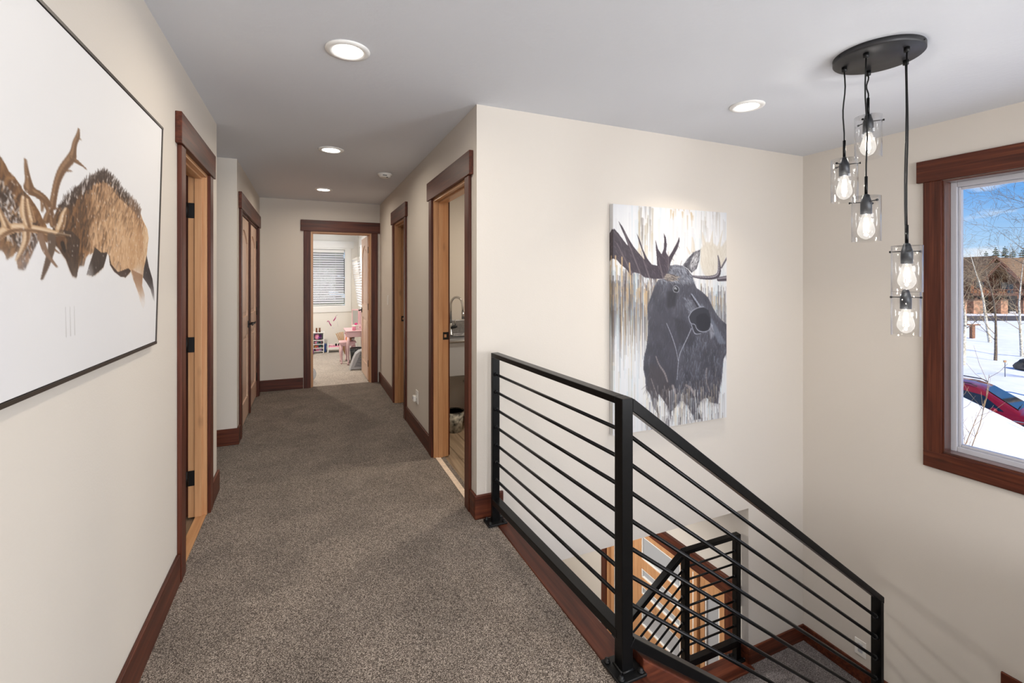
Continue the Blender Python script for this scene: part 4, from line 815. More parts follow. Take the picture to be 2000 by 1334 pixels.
def moose_picture():
    A = Art(250, 375, (236, 237, 240)); r = np.random.default_rng(4)
    X = np.linspace(0, 1, A.w)[None]*np.ones((A.h, 1)); V = 1-np.linspace(0, 1, A.h)[:, None]*np.ones((1, A.w))
    def streaks(n, x0, x1, v0, v1, l0, l1, cols, rad, al):
        for _ in range(n):
            u, v = r.uniform(x0, x1), r.uniform(v0, v1); a = A.px((u, v)); L = r.uniform(l0, l1)*A.h
            A.seg(a, (a[0]+r.normal(0, .6), a[1]+L), rad*r.uniform(.5, 1.3), rad*.3, cols[r.integers(0, len(cols))], al*r.uniform(.5, 1))
    streaks(500, 0, 1, .1, 1.05, .05, .35, [(226, 230, 236), (214, 226, 234), (240, 240, 242), (232, 226, 214), (222, 222, 226), (246, 246, 248)], 2.4, .6)
    streaks(120, 0, 1, .1, .75, .05, .3, [(190, 214, 226), (214, 206, 190), (204, 206, 212), (226, 216, 196)], 1.4, .55)
    streaks(26, .2, .33, .85, 1.02, .05, .2, [(196, 184, 160), (120, 112, 104), (170, 156, 130)], 2.2, .5)
    streaks(14, .46, .72, .97, 1.02, .01, .07, [(206, 180, 140)], 1.8, .7); streaks(10, .2, .3, .74, .82, .02, .06, [(222, 200, 160)], 4, .4)
    streaks(20, .75, 1, .9, 1.02, .03, .12, [(200, 196, 190), (180, 170, 160)], 1.5, .5)
    # drips under the antlers
    streaks(90, 0, .36, .50, .66, .06, .22, [(190, 206, 216), (150, 140, 136), (206, 190, 160), (110, 100, 104)], 1.3, .45)
    streaks(260, 0, .36, .50, .75, .04, .28, [(60, 52, 58), (96, 84, 84), (120, 104, 92), (196, 168, 124), (176, 200, 212), (140, 150, 160)], 1.2, .6)
    streaks(50, .74, 1, .46, .58, .05, .18, [(180, 198, 210), (150, 146, 150), (206, 190, 160)], 1.2, .45)
    streaks(150, .74, 1, .46, .66, .03, .24, [(60, 54, 60), (96, 88, 92), (196, 170, 130), (170, 190, 200), (140, 140, 150)], 1.1, .6)
    # pale far antler, ear, beam
    A.put(A.blur(A.mask(M_PALM), 2), (224, 217, 204), .95)
    for S in M_PALMT: A.stroke(S, (220, 212, 200), .8, 1, (236, 230, 220))
    A.fur(A.mask(M_PALM), 160, [(236, 230, 220), (206, 196, 180)], 16, .8, 1.4, .25, .4, 2)
    for S in M_BEAM: A.stroke(S, (74, 66, 76), 1, 1, (176, 172, 178))
    A.put(A.mask(M_ANT), (66, 56, 66)); m = A.mask(M_ANT)
    A.fur(m*(A.blur(m, 4) > .9), 260, [(92, 80, 88), (50, 42, 50), (106, 96, 100)], 8, .8, 1.0, .25, .45, 5)
    for a, b in (((.03, .83), (.15, .70)), ((.09, .88), (.26, .64)), ((.22, .80), (.33, .62)), ((.37, .77), (.42, .66)), ((.455, .80), (.46, .68)), ((.575, .76), (.49, .63))):
        A.seg(A.px(a), A.px(b), .7, 1.6, (140, 130, 132), .55)
    for a in ((.02, .775), (.07, .77), (.13, .745), (.255, .61), (.27, .62), (.34, .585), (.36, .58), (.355, .57)):
        p = A.px(a); A.seg(p, (p[0]+r.normal(0, 1), p[1]+r.uniform(14, 46)), 1.3, .6, (214, 182, 136), .9)
    streaks(40, 0, .36, .60, .66, .01, .09, [(214, 184, 140), (190, 160, 120)], 1.0, .8); streaks(14, .76, .98, .575, .60, .01, .08, [(210, 184, 144)], 1.0, .8)
    # body
    m = A.mask(MOOSE); n = A.noise(16, 22, 3); base = np.array((74, 74, 84))+(n[..., None]-.5)*np.array((26, 26, 28)); A.put(m, base.astype(np.float32))
    bl = A.blur(m, 5); A.put(m*np.clip((.97-bl)*2.2, 0, 1), (112, 112, 124), .5)
    A.fur(m, 1700, [(58, 56, 66), (96, 98, 112), (122, 126, 142), (66, 62, 68), (84, 78, 82)], 11, .7, 1.65, .35, .5, 8)
    A.fur(m*(X > .55)*(V < .42), 500, [(140, 146, 164), (112, 116, 132), (70, 68, 76)], 11, .7, 1.7, .25, .5, 9)
    A.put(m*A.blur(A.mask([(.30, .30), (.32, .55), (.45, .60), (.52, .45), (.55, .30), (.45, .15)]), 9), (62, 60, 70), .55)
    A.put(m*A.blur(A.mask([(.27, .16), (.30, .30), (.42, .26), (.50, .14), (.45, .06)]), 7), (76, 68, 70), .5)
    top = m*np.clip((V-.60)*8, 0, 1); A.fur(top, 420, [(150, 156, 170), (112, 114, 126), (176, 180, 190), (84, 84, 94)], 9, .7, .9, .4, .6, 11)
    A.put(m*A.blur(A.mask([(.70, .52), (.76, .56), (.90, .45), (.99, .36), (.93, .36), (.82, .46)]), 3), (140, 148, 166), .55)
    A.put(A.mask(M_EAR), (86, 84, 92)); A.put(A.blur(A.mask(M_EARW), 1), (206, 206, 210), .95)
    A.fur(A.mask(M_EARW), 120, [(96, 92, 98), (240, 240, 242), (150, 148, 152)], 7, .7, -1.0, .3, .6, 12); A.fur(A.mask(M_EAR), 80, [(50, 48, 54), (170, 170, 176)], 5, .7, -1.0, .3, .6, 13)
    A.put(A.blur(A.mask(M_BROW), 1), (128, 118, 112), .8); A.fur(A.mask(M_BROW), 60, [(176, 164, 150), (70, 62, 64)], 8, .7, .2, .2, .7, 14)
    A.put(m*A.blur(A.mask([(.44, .62), (.45, .54), (.52, .55), (.53, .62)]), 6), (42, 40, 46), .7)
    A.put(m*A.blur(A.mask([(.60, .56), (.66, .58), (.78, .47), (.84, .43), (.78, .42), (.66, .50)]), 5), (132, 136, 150), .55)
    A.put(m*A.blur(A.mask([(.50, .50), (.62, .48), (.70, .40), (.66, .36), (.55, .38)]), 7), (50, 48, 56), .6)
    A.fur(m*A.blur(A.mask([(.58, .60), (.68, .60), (.84, .44), (.76, .42), (.62, .52)]), 1), 260, [(160, 164, 178), (110, 112, 124), (70, 68, 78)], 8, .6, .75, .25, .6, 31)
    A.stroke([(.66, .60, .003), (.71, .555, .004), (.77, .50, .004), (.83, .455, .004), (.87, .42, .003)], (44, 42, 50), .8); A.stroke([(.665, .605, .003), (.72, .565, .004), (.79, .505, .004), (.86, .45, .003)], (166, 172, 188), .7)
    A.put(A.mask(M_NOSE), (52, 52, 60)); A.put(A.blur(A.mask(M_NOSTRIL), 1), (38, 38, 46)); A.put(A.mask(M_NOSE)*A.blur(A.mask([(.60+.235, .41), (.60+.26, .42), (.60+.265, .37), (.60+.24, .365)]), 3), (176, 180, 190), .7)
    p = A.px(M_EYE[0]); A.seg(p, (p[0]+3, p[1]+1), 6.5, 5.5, (150, 152, 160), .8); A.seg(p, (p[0]+2, p[1]+1), 4.6, 4.2, (26, 26, 30), 1); A.seg((p[0]-1, p[1]-1), (p[0]+1, p[1]), 2.0, 1.6, (196, 198, 204), 1); A.seg(p, p, 1.0, 1.0, (20, 20, 24), 1)
    A.put(m*A.blur(A.mask([(.86, .46), (.88, .41), (.845, .385), (.83, .44)]), 2), (190, 194, 204), .5)
    for k, S in enumerate(M_LINES): A.stroke(S, (176, 180, 194) if k < 5 else (168, 158, 158), .85 if k < 5 else .45)
    A.fur(m*(V < .20), 260, [(190, 184, 184), (120, 108, 106), (60, 54, 58)], 11, .8, 1.57, .1, .5, 15)
    # lower drips dissolving the body
    streaks(230, .26, .98, .0, .17, .04, .16, [(226, 230, 236), (206, 222, 230), (70, 66, 74), (120, 112, 112), (236, 232, 224), (216, 200, 170)], .9, .65)
    streaks(50, .24, .98, .0, .12, .02, .10, [(60, 54, 60)], .6, .8)
    t = thing('moose_canvas', 'large painted canvas of a dark moose with dripping antlers on the stairwell wall', 'painting', (2.363, YM, .36))
    x0, x1, zb, zt, yf = 1.848, 2.876, .375, 1.909, YM-.042
    MB().box(x0+.001, x1-.001, yf+.001, YM-.004, zb+.001, zt-.001).build('stretcher', 'paper_white', t)
    ns = 10; B = Art(A.w+ns, A.h, (236, 237, 240)); B.a[:, ns:] = A.a; B.a[:, :ns] = A.a[:, ns:0:-1]
    def P(i, j):
        z = zt-(zt-zb)*j/(A.h-1)
        return (x0, YM-.004+(yf-YM+.004)*i/ns, z) if i < ns else (x0+(x1-x0)*(i-ns)/(A.w-1), yf, z)
    art_mesh('print', B, P, t, .5, .87)
moose_picture()
# ---------------------------------------------------------------- laundry sink behind the right doorway
def laundry():
    y0, y1, x0, x1 = 4.06, 4.53, 1.10, 1.75
    t = thing('laundry_sink', 'grey steel apron front laundry sink seen through the right doorway', 'sink', (x0, y0, 0))
    m = MB()
    m.box(x0, x1, y0, y0+.018, .53, .845).box(x0, x0+.018, y0, y1, .53, .845).box(x1-.018, x1, y0, y1, .53, .845).box(x0, x1, y1-.07, y1, .53, .845).box(x0, x1, y0, y1, .53, .545)
    m.build('basin', 'sink_white', t, bevel=.008)
    MB().tube([(x0-.005, y0-.004, .848), (x1+.005, y0-.004, .848)], .014, 12).box(x0-.005, x1+.005, y0-.004, y0+.035, .842, .858).box(x0-.005, x1+.005, y1-.085, y1, .842, .858).box(x0-.005, x0+.03, y0, y1, .842, .858).box(x1-.03, x1+.005, y0, y1, .842, .858).build('rim', 'steel', t, bevel=.004)
    MB().box(x0-.005, x1+.005, y1-.012, y1+.025, .859, 1.0).build('backsplash', 'sink_steel', t, bevel=.004)
    for lx in (x0+.03, x1-.03):
        for ly in (y0+.05, y1-.05): MB().tube([(lx, ly, -.006), (lx, ly, .54)], .018, 10).build('leg', 'black_metal', t)
    MB().tube([(1.415, 4.25, .53), (1.415, 4.25, .38)], .02, 12).tube([(1.415, 4.25, .43), (1.415, 4.25, .40)], .03, 12).tube([(1.415, 4.25, .40), (1.415, 4.25, .30), (1.43, 4.27, .26), (1.46, 4.32, .26), (1.47, 4.36, .30), (1.47, 4.40, .36), (1.47, 4.555, .37)], .018, 12).build('drain_pipe', 'pvc', t)
    f = thing('faucet', 'brushed steel gooseneck faucet above the laundry sink', 'faucet', (1.295, 4.46, .858))
    MB().lathe([(.028, 0), (.028, .01), (.019, .014), (.019, .11), (.013, .12)], (1.295, 4.46, .858), 20).build('body', 'steel', f)
    pts = [(1.295, 4.46, .95), (1.295, 4.46, 1.15)]+[(1.295+.05*(1-math.cos(a)), 4.46-.06*(1-math.cos(a))*.6, 1.15+.085*math.sin(a)) for a in [k*PI/10 for k in range(1, 11)]]
    e = pts[-1]; pts += [(e[0]+.004, e[1]-.004, e[2]-.10)]
    MB().tube(pts, .0115, 12).build('spout', 'chrome', f); MB().tube([(e[0]+.003, e[1]-.003, e[2]-.06), (e[0]+.005, e[1]-.005, e[2]-.13)], .015, 12).build('spray_head', 'steel', f)
    MB().tube([(1.30, 4.45, .935), (1.335, 4.43, .945)], .016, 12).lathe([(.017, -.01), (.019, 0), (.017, .012)], (1.335, 4.43, .945), 14).build('valve', 'gunmetal', f)
    MB().tube([(1.335, 4.43, .95), (1.33, 4.425, 1.01)], .005, 8).build('handle', 'steel', f)
    b = thing('waste_bin', 'small patterned metal waste bin under the laundry sink', 'bin', (1.25, 4.20, -.006))
    MB().lathe([(.0, .0), (.075, .0), (.095, .19), (.091, .19), (.073, .006), (0, .006)], (1.25, 4.20, -.006), 24).build('body', 'bin_floral', b); MB().lathe([(.094, .186), (.098, .19), (.094, .194), (.090, .19), (.094, .186)], (1.25, 4.20, -.006), 24).build('rim', 'black_metal', b)
    c = thing('storage_box', 'dark red box standing under the laundry sink', 'box', (1.46, 4.35, -.006))
    MB().box(1.50, 1.70, 4.31, 4.52, -.006, .22).build('carton', 'red_box', c, bevel=.004); MB().box(1.495, 1.705, 4.305, 4.525, .22, .245).build('lid', 'red_box', c, bevel=.004)
laundry()

# ---------------------------------------------------------------- bedroom at the end of the hallway
def bedroom():
    w = thing('window_6', 'bedroom window with white horizontal blinds in a wide white frame', 'window', (0, 0, 0), kind='structure'); y = 10.1
    xa, xb, za, zb = -.46, .715, .86, 2.02
    MB().box(xa-.14, xb+.15, y-.028, y, zb+.03, zb+.17).build('header', 'white_paint', w, bevel=.003)
    for a, b in ((xa-.1, xa), (xb, xb+.1)): MB().box(a, b, y-.02, y, za, zb+.03).build('casing_leg', 'white_paint', w, bevel=.003)
    MB().box(xa-.1, xb+.1, y-.02, y, za-.11, za).build('apron', 'white_paint', w, bevel=.003)
    for q in ((xa, xa+.02, za, zb), (xb-.02, xb, za, zb), (xa+.02, xb-.02, za, za+.02), (xa, xb, zb, zb+.03)): MB().box(q[0], q[1], y-.002, y+.10, q[2], q[3]).build('jamb', 'white_paint', w)
    MB().box(xa+.02, xb-.02, y+.08, y+.084, za+.02, zb).build('pane', 'pane', w)
    bl = thing('window_blind', 'white slatted blind hanging in the bedroom back window', 'blind', (.13, y+.045, za+.03))
    MB().box(xa+.03, xb-.03, y+.015, y+.07, zb-.06, zb-.005).build('head_rail', 'white_paint', bl, bevel=.003)
    first = None; rot = Matrix.Rotation(math.radians(45), 3, 'X')
    for k in range(23):
        z = za+.085+k*.0465
        if first is None: first = MB().box(xa+.035, xb-.035, -.024, .024, -.0014, .0014, rot).build('slat', 'blind', bl, local=True); zz = first; first.location = (-.13, 0, z-za-.03)
        else: share(first, bl, (-.13, 0, z-za-.03))
    MB().box(xa+.035, xb-.035, y+.02, y+.065, za+.03, za+.05).build('bottom_rail', 'white_paint', bl, bevel=.003)
    for xx in (-.25, .22, .52): MB().tube([(xx, y+.02, za+.04), (xx, y+.02, zb-.03)], .0015, 5).build('ladder_cord', 'white_paint', bl)
    w2 = thing('window_7', 'bright side window of the bedroom behind the open door', 'window', (0, 0, 0), kind='structure'); x = .945; ya, yb = 8.25, 9.35
    MB().box(x-.028, x, ya-.14, yb+.14, zb+.03, zb+.17).build('header', 'white_paint', w2, bevel=.003)
    for a, b in ((ya-.1, ya), (yb, yb+.1)): MB().box(x-.02, x, a, b, za, zb+.03).build('casing_leg', 'white_paint', w2, bevel=.003)
    MB().box(x-.02, x, ya-.1, yb+.1, za-.11, za).build('apron', 'white_paint', w2, bevel=.003)
    MB().box(x+.07, x+.074, ya, yb, za, zb).build('pane', 'pane', w2)
    # blind that hangs askew off the side window
    b2 = thing('window_blind', 'white blind swinging out askew from the bedroom side window', 'blind', (x, 8.8, za))
    rotb = Matrix.Rotation(math.radians(-7), 3, 'Y'); piv = (x-.045, 8.8, za+.05)
    MB().box(x-.075, x-.03, ya+.03, yb-.03, 1.74, 1.80, rotb, piv).build('head_rail', 'white_paint', b2, bevel=.003)
    for k in range(18):
        z = za+.10+k*.0465; MB().box(x-.075, x-.03, ya+.035, yb-.035, z, z+.034, rotb, piv).build('slat', 'blind', b2)
    MB().box(x-.07, x-.035, ya+.035, yb-.035, za+.04, za+.07, rotb, piv).build('bottom_rail', 'white_paint', b2)
    # cubby shelf with toys
    s = thing('cubby_shelf', 'low white cubby shelf full of toys against the bedroom wall', 'shelf', (.05, 9.87, 0)); X0, X1, Y0, Y1, hh = -.33, .285, 9.66, 9.95, .395
    for a in (X0, -.13, .085, X1-.014): MB().box(a, a+.014, Y0, Y1, 0, hh-.014).build('upright', 'white_paint', s)
    MB().box(X0-.01, X1+.01, Y0-.008, Y1, hh-.014, hh).build('top', 'white_paint', s, bevel=.002); MB().box(X0, X1, Y1-.008, Y1, 0, hh).build('back', 'white_paint', s)
    for z in (.02, .085, .16, .235): MB().box(.099, X1-.014, Y0, Y1-.008, z, z+.010).build('shelf_board', 'white_paint', s)
    for z in (.02, .20): MB().box(X0+.014, .085, Y0, Y1-.008, z, z+.010).build('shelf_board', 'white_paint', s)
    def toy(name, label, cat, c, r, mats, seed):
        t = thing(name, label, cat, (c[0], c[1], c[2]-r[2]))
        MB().blob(c, *r, seed, .28).build('body', mats[0], t); MB().blob((c[0]+r[0]*.45, c[1]-r[1]*.3, c[2]-r[2]*.2), r[0]*.6, r[1]*.75, r[2]*.7, seed+5, .3).build('trim', mats[1], t)
        MB().tube([(c[0]-r[0]*.5, c[1], c[2]+r[2]*.8), (c[0]-r[0]*.2, c[1]-.01, c[2]+r[2]*1.12), (c[0]+r[0]*.3, c[1]-.01, c[2]+r[2]*1.1), (c[0]+r[0]*.6, c[1], c[2]+r[2]*.7)], .005, 6).build('strap', mats[1], t)
    toy('toy_bag', 'pink and purple toy bag in the top cubby on the right', 'toy', (.16, 9.74, .305), (.052, .05, .055), ('rose', 'purple'), 1)
    toy('toy_bag', 'purple toy bag leaning beside the pink one in the top cubby', 'toy', (.228, 9.79, .302), (.022, .05, .045), ('purple', 'lilac'), 2)
    toy('toy_figure', 'rose toy with teal trim in the second cubby', 'toy', (.15, 9.73, .198), (.04, .04, .026), ('rose', 'teal'), 3)
    toy('toy_figure', 'small teal toy beside the rose one in the second cubby', 'toy', (.23, 9.74, .199), (.022, .04, .02), ('teal', 'rose'), 4)
    toy('toy_figure', 'orange and pink toy in the third cubby down', 'toy', (.15, 9.73, .120), (.036, .04, .022), ('orange', 'magenta'), 5)
    toy('toy_figure', 'teal toy next to the orange one in the third cubby', 'toy', (.23, 9.73, .120), (.028, .04, .022), ('teal', 'brown'), 6)
    toy('toy_cloth', 'folded pink cloth in the lowest cubby', 'cloth', (.19, 9.73, .055), (.07, .05, .022), ('rose', 'lilac'), 7)
    toy('toy_dress', 'hot pink doll dress hanging out of the left cubby', 'toy', (.035, 9.625, .165), (.04, .028, .12), ('hot_pink', 'magenta'), 8)
    toy('toy_bag', 'lilac bag standing under the hot pink dress', 'toy', (.07, 9.56, .062), (.035, .028, .06), ('lilac', 'purple'), 9)
    for i, xx in enumerate((.155, .21)):
        b = thing('toy_boot', 'small brown boot on the cubby shelf, %s of the pair' % ('left' if i == 0 else 'right'), 'boot', (xx, 9.73, hh), group='pair of brown boots on the cubby shelf')
        MB().lathe([(.0, 0), (.018, 0), (.020, .02), (.015, .035), (.017, .078), (.013, .078), (.012, .03), (0, .025)], (xx, 9.75, hh), 14).blob((xx, 9.722, hh+.014), .018, .03, .014, 1, .03, 2).build('upper', 'brown', b)
        MB().box(xx-.018, xx+.018, 9.692, 9.77, hh, hh+.005).build('sole', 'black_plastic', b)
    b = thing('storage_bin', 'blue bin beside the cubby shelf', 'bin', (.325, 9.86, 0)); MB().prism([(.298, .0), (.328, .0), (.332, .135), (.296, .135)], 'y', 9.76, 9.92).build('body', 'blue', b, bevel=.004); MB().box(.296, .335, 9.756, 9.924, .135, .145).build('rim', 'blue', b, bevel=.003)
    # doll bed
    d = thing('doll_bed', 'low white doll bed with pink bedding', 'doll bed', (.48, 9.75, 0))
    for xx in (.345, .615):
        MB().box(xx, xx+.022, 9.62, 9.645, 0, .175).box(xx, xx+.022, 9.87, 9.895, 0, .175).box(xx, xx+.022, 9.645, 9.87, .06, .165).build('end_board', 'white_paint', d, bevel=.003)
    for yy in (9.625, 9.875): MB().box(.367, .615, yy, yy+.014, .055, .10).build('side_rail', 'white_paint', d, bevel=.002)
    MB().box(.367, .615, 9.639, 9.875, .06, .075).build('base', 'white_paint', d)
    MB().box(.37, .61, 9.642, 9.872, .075, .115).build('mattress', 'rose', d, bevel=.012); MB().blob((.42, 9.76, .125), .045, .08, .02, 3, .05).build('pillow', 'pink', d)
    for i, xx in enumerate((.505, .56)):
        o = thing('shoe', 'small black shoe on the doll bed, %s of the pair' % ('left' if i == 0 else 'right'), 'shoe', (xx, 9.70, .115), group='pair of black shoes on the doll bed')
        MB().blob((xx, 9.70, .142), .019, .035, .022, i, .06).build('upper', 'black', o); MB().box(xx-.018, xx+.018, 9.665, 9.735, .117, .122).build('sole', 'black_plastic', o)
    # vanity table and stool
    def leg(m, x, y, z1, bow): m.tube([(x, y, z1), (x-bow*.10, y-bow*.35, z1*.82), (x-bow*.16, y-bow*.6, z1*.62), (x, y, z1*.28), (x+bow*.05, y+bow*.1, z1*.12), (x-bow*.1, y-bow*.45, .006)], [.022, .027, .024, .015, .012, .016], 10)
    v = thing('vanity_table', 'pink toy vanity table with curved legs and a mirror', 'table', (.76, 8.38, 0))
    MB().box(.57, .925, 8.08, 8.66, .545, .563).build('table_top', 'pink', v, bevel=.006)
    MB().box(.595, .91, 8.11, 8.63, .455, .545).build('apron', 'pink', v, bevel=.004)
    for (x_, y_) in ((.615, 8.13), (.615, 8.61), (.89, 8.13), (.89, 8.61)):
        m = MB(); leg(m, x_, y_, .46, .06); m.build('leg', 'pink', v)
    dr = MB().box(.586, .596, 8.22, 8.52, .468, .535).build('drawer', 'pink', v, bevel=.002); MB().lathe([(0, -.018), (.009, -.014), (.005, 0)], (.588, 8.37, .50), 12, 'x').build('knob', 'magenta', dr)
    mr = MB().box(.82, .845, 8.20, 8.235, .563, .89).box(.82, .845, 8.505, 8.54, .563, .89).box(.82, .845, 8.235, 8.505, .86, .89).box(.82, .845, 8.235, 8.505, .60, .63).build('mirror_frame', 'pink', v, bevel=.005)
    MB().box(.826, .834, 8.235, 8.505, .63, .86).build('mirror_glass', 'mirror', mr)
    rw = Matrix.Rotation(math.radians(-20), 3, 'Z'); pv = (.82, 8.54, .7); mw = MB()
    for q in ((.70, .715, .60, .89), (.805, .82, .60, .89), (.715, .805, .60, .62), (.715, .805, .87, .89)): mw.box(q[0], q[1], 8.53, 8.55, q[2], q[3], rw, pv)
    mw = mw.build('mirror_wing', 'pink', v, bevel=.003); MB().box(.715, .805, 8.534, 8.538, .62, .87, rw, pv).build('mirror_glass', 'mirror', mw)
    s = thing('stool', 'small pink stool with curved legs tucked under the vanity', 'stool', (.62, 8.42, 0))
    MB().box(.485, .755, 8.27, 8.57, .335, .358).build('seat', 'pink', s, bevel=.006); MB().box(.505, .735, 8.29, 8.55, .29, .335).build('apron', 'pink', s, bevel=.004)
    for (x_, y_) in ((.52, 8.305), (.52, 8.535), (.72, 8.305), (.72, 8.535)):
        m = MB(); leg(m, x_, y_, .30, .05); m.build('leg', 'pink', s)
    c = thing('pencil_cup', 'pink cup on the vanity table', 'cup', (.705, 8.16, .563)); MB().lathe([(0, 0), (.026, 0), (.033, .075), (.030, .075), (.024, .004), (0, .004)], (.705, 8.16, .563), 20).build('body', 'rose', c); MB().lathe([(.033, .062), (.036, .07), (.036, .08), (.030, .08)], (.705, 8.16, .563), 20).build('rim', 'white_plastic', c)
    c = thing('jewelry_box', 'small white toy box with pink bow beside the cup', 'box', (.745, 8.30, .563)); MB().box(.705, .79, 8.26, 8.34, .563, .62).build('body', 'white_plastic', c, bevel=.006); MB().box(.70, .795, 8.255, 8.345, .62, .64).build('lid', 'white_plastic', c, bevel=.006); MB().blob((.748, 8.29, .655), .03, .018, .018, 4, .3).build('bow', 'hot_pink', c)
    c = thing('stuffed_toy', 'orange stuffed toy on the stool', 'toy', (.64, 8.42, .358)); MB().blob((.64, 8.42, .40), .05, .06, .043, 7, .12).build('body', 'orange', c); MB().blob((.66, 8.37, .415), .03, .03, .03, 8, .1).build('head', 'tan', c)
    c = thing('stuffed_toy', 'brown and white stuffed toy beside the orange one on the stool', 'toy', (.71, 8.46, .358)); MB().blob((.71, 8.46, .397), .035, .05, .04, 9, .12).build('body', 'white_plastic', c); MB().blob((.705, 8.42, .425), .028, .028, .026, 10, .1).build('head', 'brown', c)
    c = thing('wicker_fan', 'tan wicker fan leaning on the wall behind the stool', 'basket', (.64, 9.3, 0))
    for k in range(5): a = PI/2+.10+k*.07; MB().tube([(.645, 9.3, .0), (.645+.43*math.cos(a), 9.3, .0+.43*math.sin(a))], [.006, .010], 6).build('reed', 'tan', c)
    # bins by the door
    b = thing('trash_can', 'black trash can with a clear liner behind the grey basket', 'bin', (.73, 7.97, 0))
    MB().lathe([(0, 0), (.085, 0), (.105, .285), (.100, .285), (.082, .006), (0, .006)], (.73, 7.97, 0), 24).build('body', 'black_plastic', b)
    MB().lathe([(.108, .245), (.112, .27), (.110, .295), (.103, .30), (.101, .27)], (.73, 7.97, 0), 24).build('liner', 'ball_skin', b); MB().lathe([(.104, .282), (.110, .288), (.104, .294), (.099, .288), (.104, .282)], (.73, 7.97, 0), 24).build('rim', 'black_plastic', b)
    h_ = thing('plastic_basket', 'grey slotted plastic basket beside the open bedroom door', 'basket', (.72, 7.72, 0))
    prof = [(.60, 0), (.625, .08), (.655, .17), (.69, .245), (.74, .285), (.80, .30), (.83, .30), (.83, .285), (.745, .27), (.70, .232), (.668, .165), (.64, .08), (.615, 0)]
    MB().prism(prof, 'y', 7.62, 7.83).build('shell', 'grey_plastic', h_, bevel=.004); MB().prism([(.614, .01), (.64, .08), (.668, .165), (.70, .232), (.745, .27), (.83, .285), (.83, .01)], 'y', 7.632, 7.645).build('side_panel', 'grey_plastic', h_)
    for k in range(12):
        z = .045+k*.019; xs_ = .665+.018*k*.45; MB().box(xs_, .822, 7.629, 7.633, z, z+.008).build('slot', 'black_plastic', h_)
    b = thing('beach_ball', 'pale blue clear ball on the bedroom carpet by the door frame', 'ball', (.005, 7.0, -.004)); MB().lathe([(.105*math.sin(PI*k/14), -.105*math.cos(PI*k/14)) for k in range(15)], (.005, 7.0, .101), 24).build('skin', 'ball_skin', b); MB().blob((.01, 6.99, .075), .06, .06, .05, 3, .2).build('filling', 'tan', b)
    # wall decals
    def decal(label, parts):
        t = thing('wall_decal', label, 'decal', (parts[0][1][0][0], 10.099, parts[0][1][0][1]))
        for nm, pts, rad, mt in parts:
            P = [(p[0], 10.098, p[1]) for p in pts]; MB().tube(P, rad, 6).build(nm, mt, t)
    decal('pink wall sticker of a curved mane, lower of the two', [('mane', [(.355, .555), (.375, .575), (.395, .56), (.40, .53), (.42, .50), (.435, .47)], [.006, .009, .008, .007, .011, .008], 'magenta'), ('tail_line', [(.45, .44), (.47, .42), (.50, .43)], [.002, .002, .001], 'lilac')])
    decal('pink wall sticker with a thin outline, upper of the two', [('mane', [(.475, .57), (.495, .60), (.515, .63), (.52, .66)], [.009, .011, .008, .004], 'magenta'), ('outline', [(.52, .66), (.545, .69), (.56, .68)], [.003, .003, .003], 'grey_plastic'), ('leg_line', [(.55, .56), (.555, .50), (.565, .45)], [.0015, .0015, .0015], 'grey_plastic')])
bedroom()
# ---------------------------------------------------------------- outdoors, laid out in metres in a frame facing the neighbouring house
ZG = -3.45
def O(r, d, z=0.0): return (r*CS+d*SN, -r*SN+d*CS, z)           # r: to the right, d: away from the stairwell
OM = Matrix(((CS, SN, 0, 0), (-SN, CS, 0, 0), (0, 0, 1, 0), (0, 0, 0, 1)))   # local (r, d, z) -> world
def bank(r, d):                                                  # snow height over the flat ground
    hb = max(.12, min(2.2, 1.55-.72*(r-11.3))); f = 1/(1+math.exp((d-12.3)*5)); b = hb*f*(.62+.38*math.exp(-((d-11.4)/2.6)**2))
    return b+.10*math.sin(r*.45+d*.31)+.06*math.sin(r*1.1-d*.8)+.25*math.exp(-((d-21)/3.5)**2)+.03*math.sin(r*2.7+d*3.1)
def ground(name, r0, r1, d0, d1, nr, nd, f, mat, label, cat):
    vs = []; fs = []
    for j in range(nd+1):
        for i in range(nr+1):
            t = (j/nd)**1.6; r = r0+(r1-r0)*i/nr; d = d0+(d1-d0)*t; vs.append(O(r, d, ZG+f(r, d)))
    for j in range(nd):
        for i in range(nr): q = j*(nr+1)+i; fs.append((q, q+1, q+nr+2, q+nr+1))
    return struct(MB().add(vs, fs, True).build(name, mat), label, cat)
def gf(r, d):
    p = O(r, d)
    if p[0] < 5 and p[1] < 12: return -.25
    return bank(r, d)*max(0, min(1, (55-d)/4)) if d < 55 else -.02
ground('ground_snow', -30, 190, -26, 170, 200, 150, gf, 'snow', 'snow covered ground outside the window', 'snow')
rd = MB(); vs = []; fs = []
for i in range(61):
    r = -10+200*i/60
    for d, z in ((55.0, .04), (56.5, .08), (60, .08), (62, .04)): vs.append(O(r, d, ZG+z))
for i in range(60):
    for k in range(3): q = i*4+k; fs.append((q, q+1, q+5, q+4))
struct(rd.add(vs, fs, True).build('driveway', 'asphalt'), 'dark asphalt driveway in front of the neighbouring house', 'driveway')

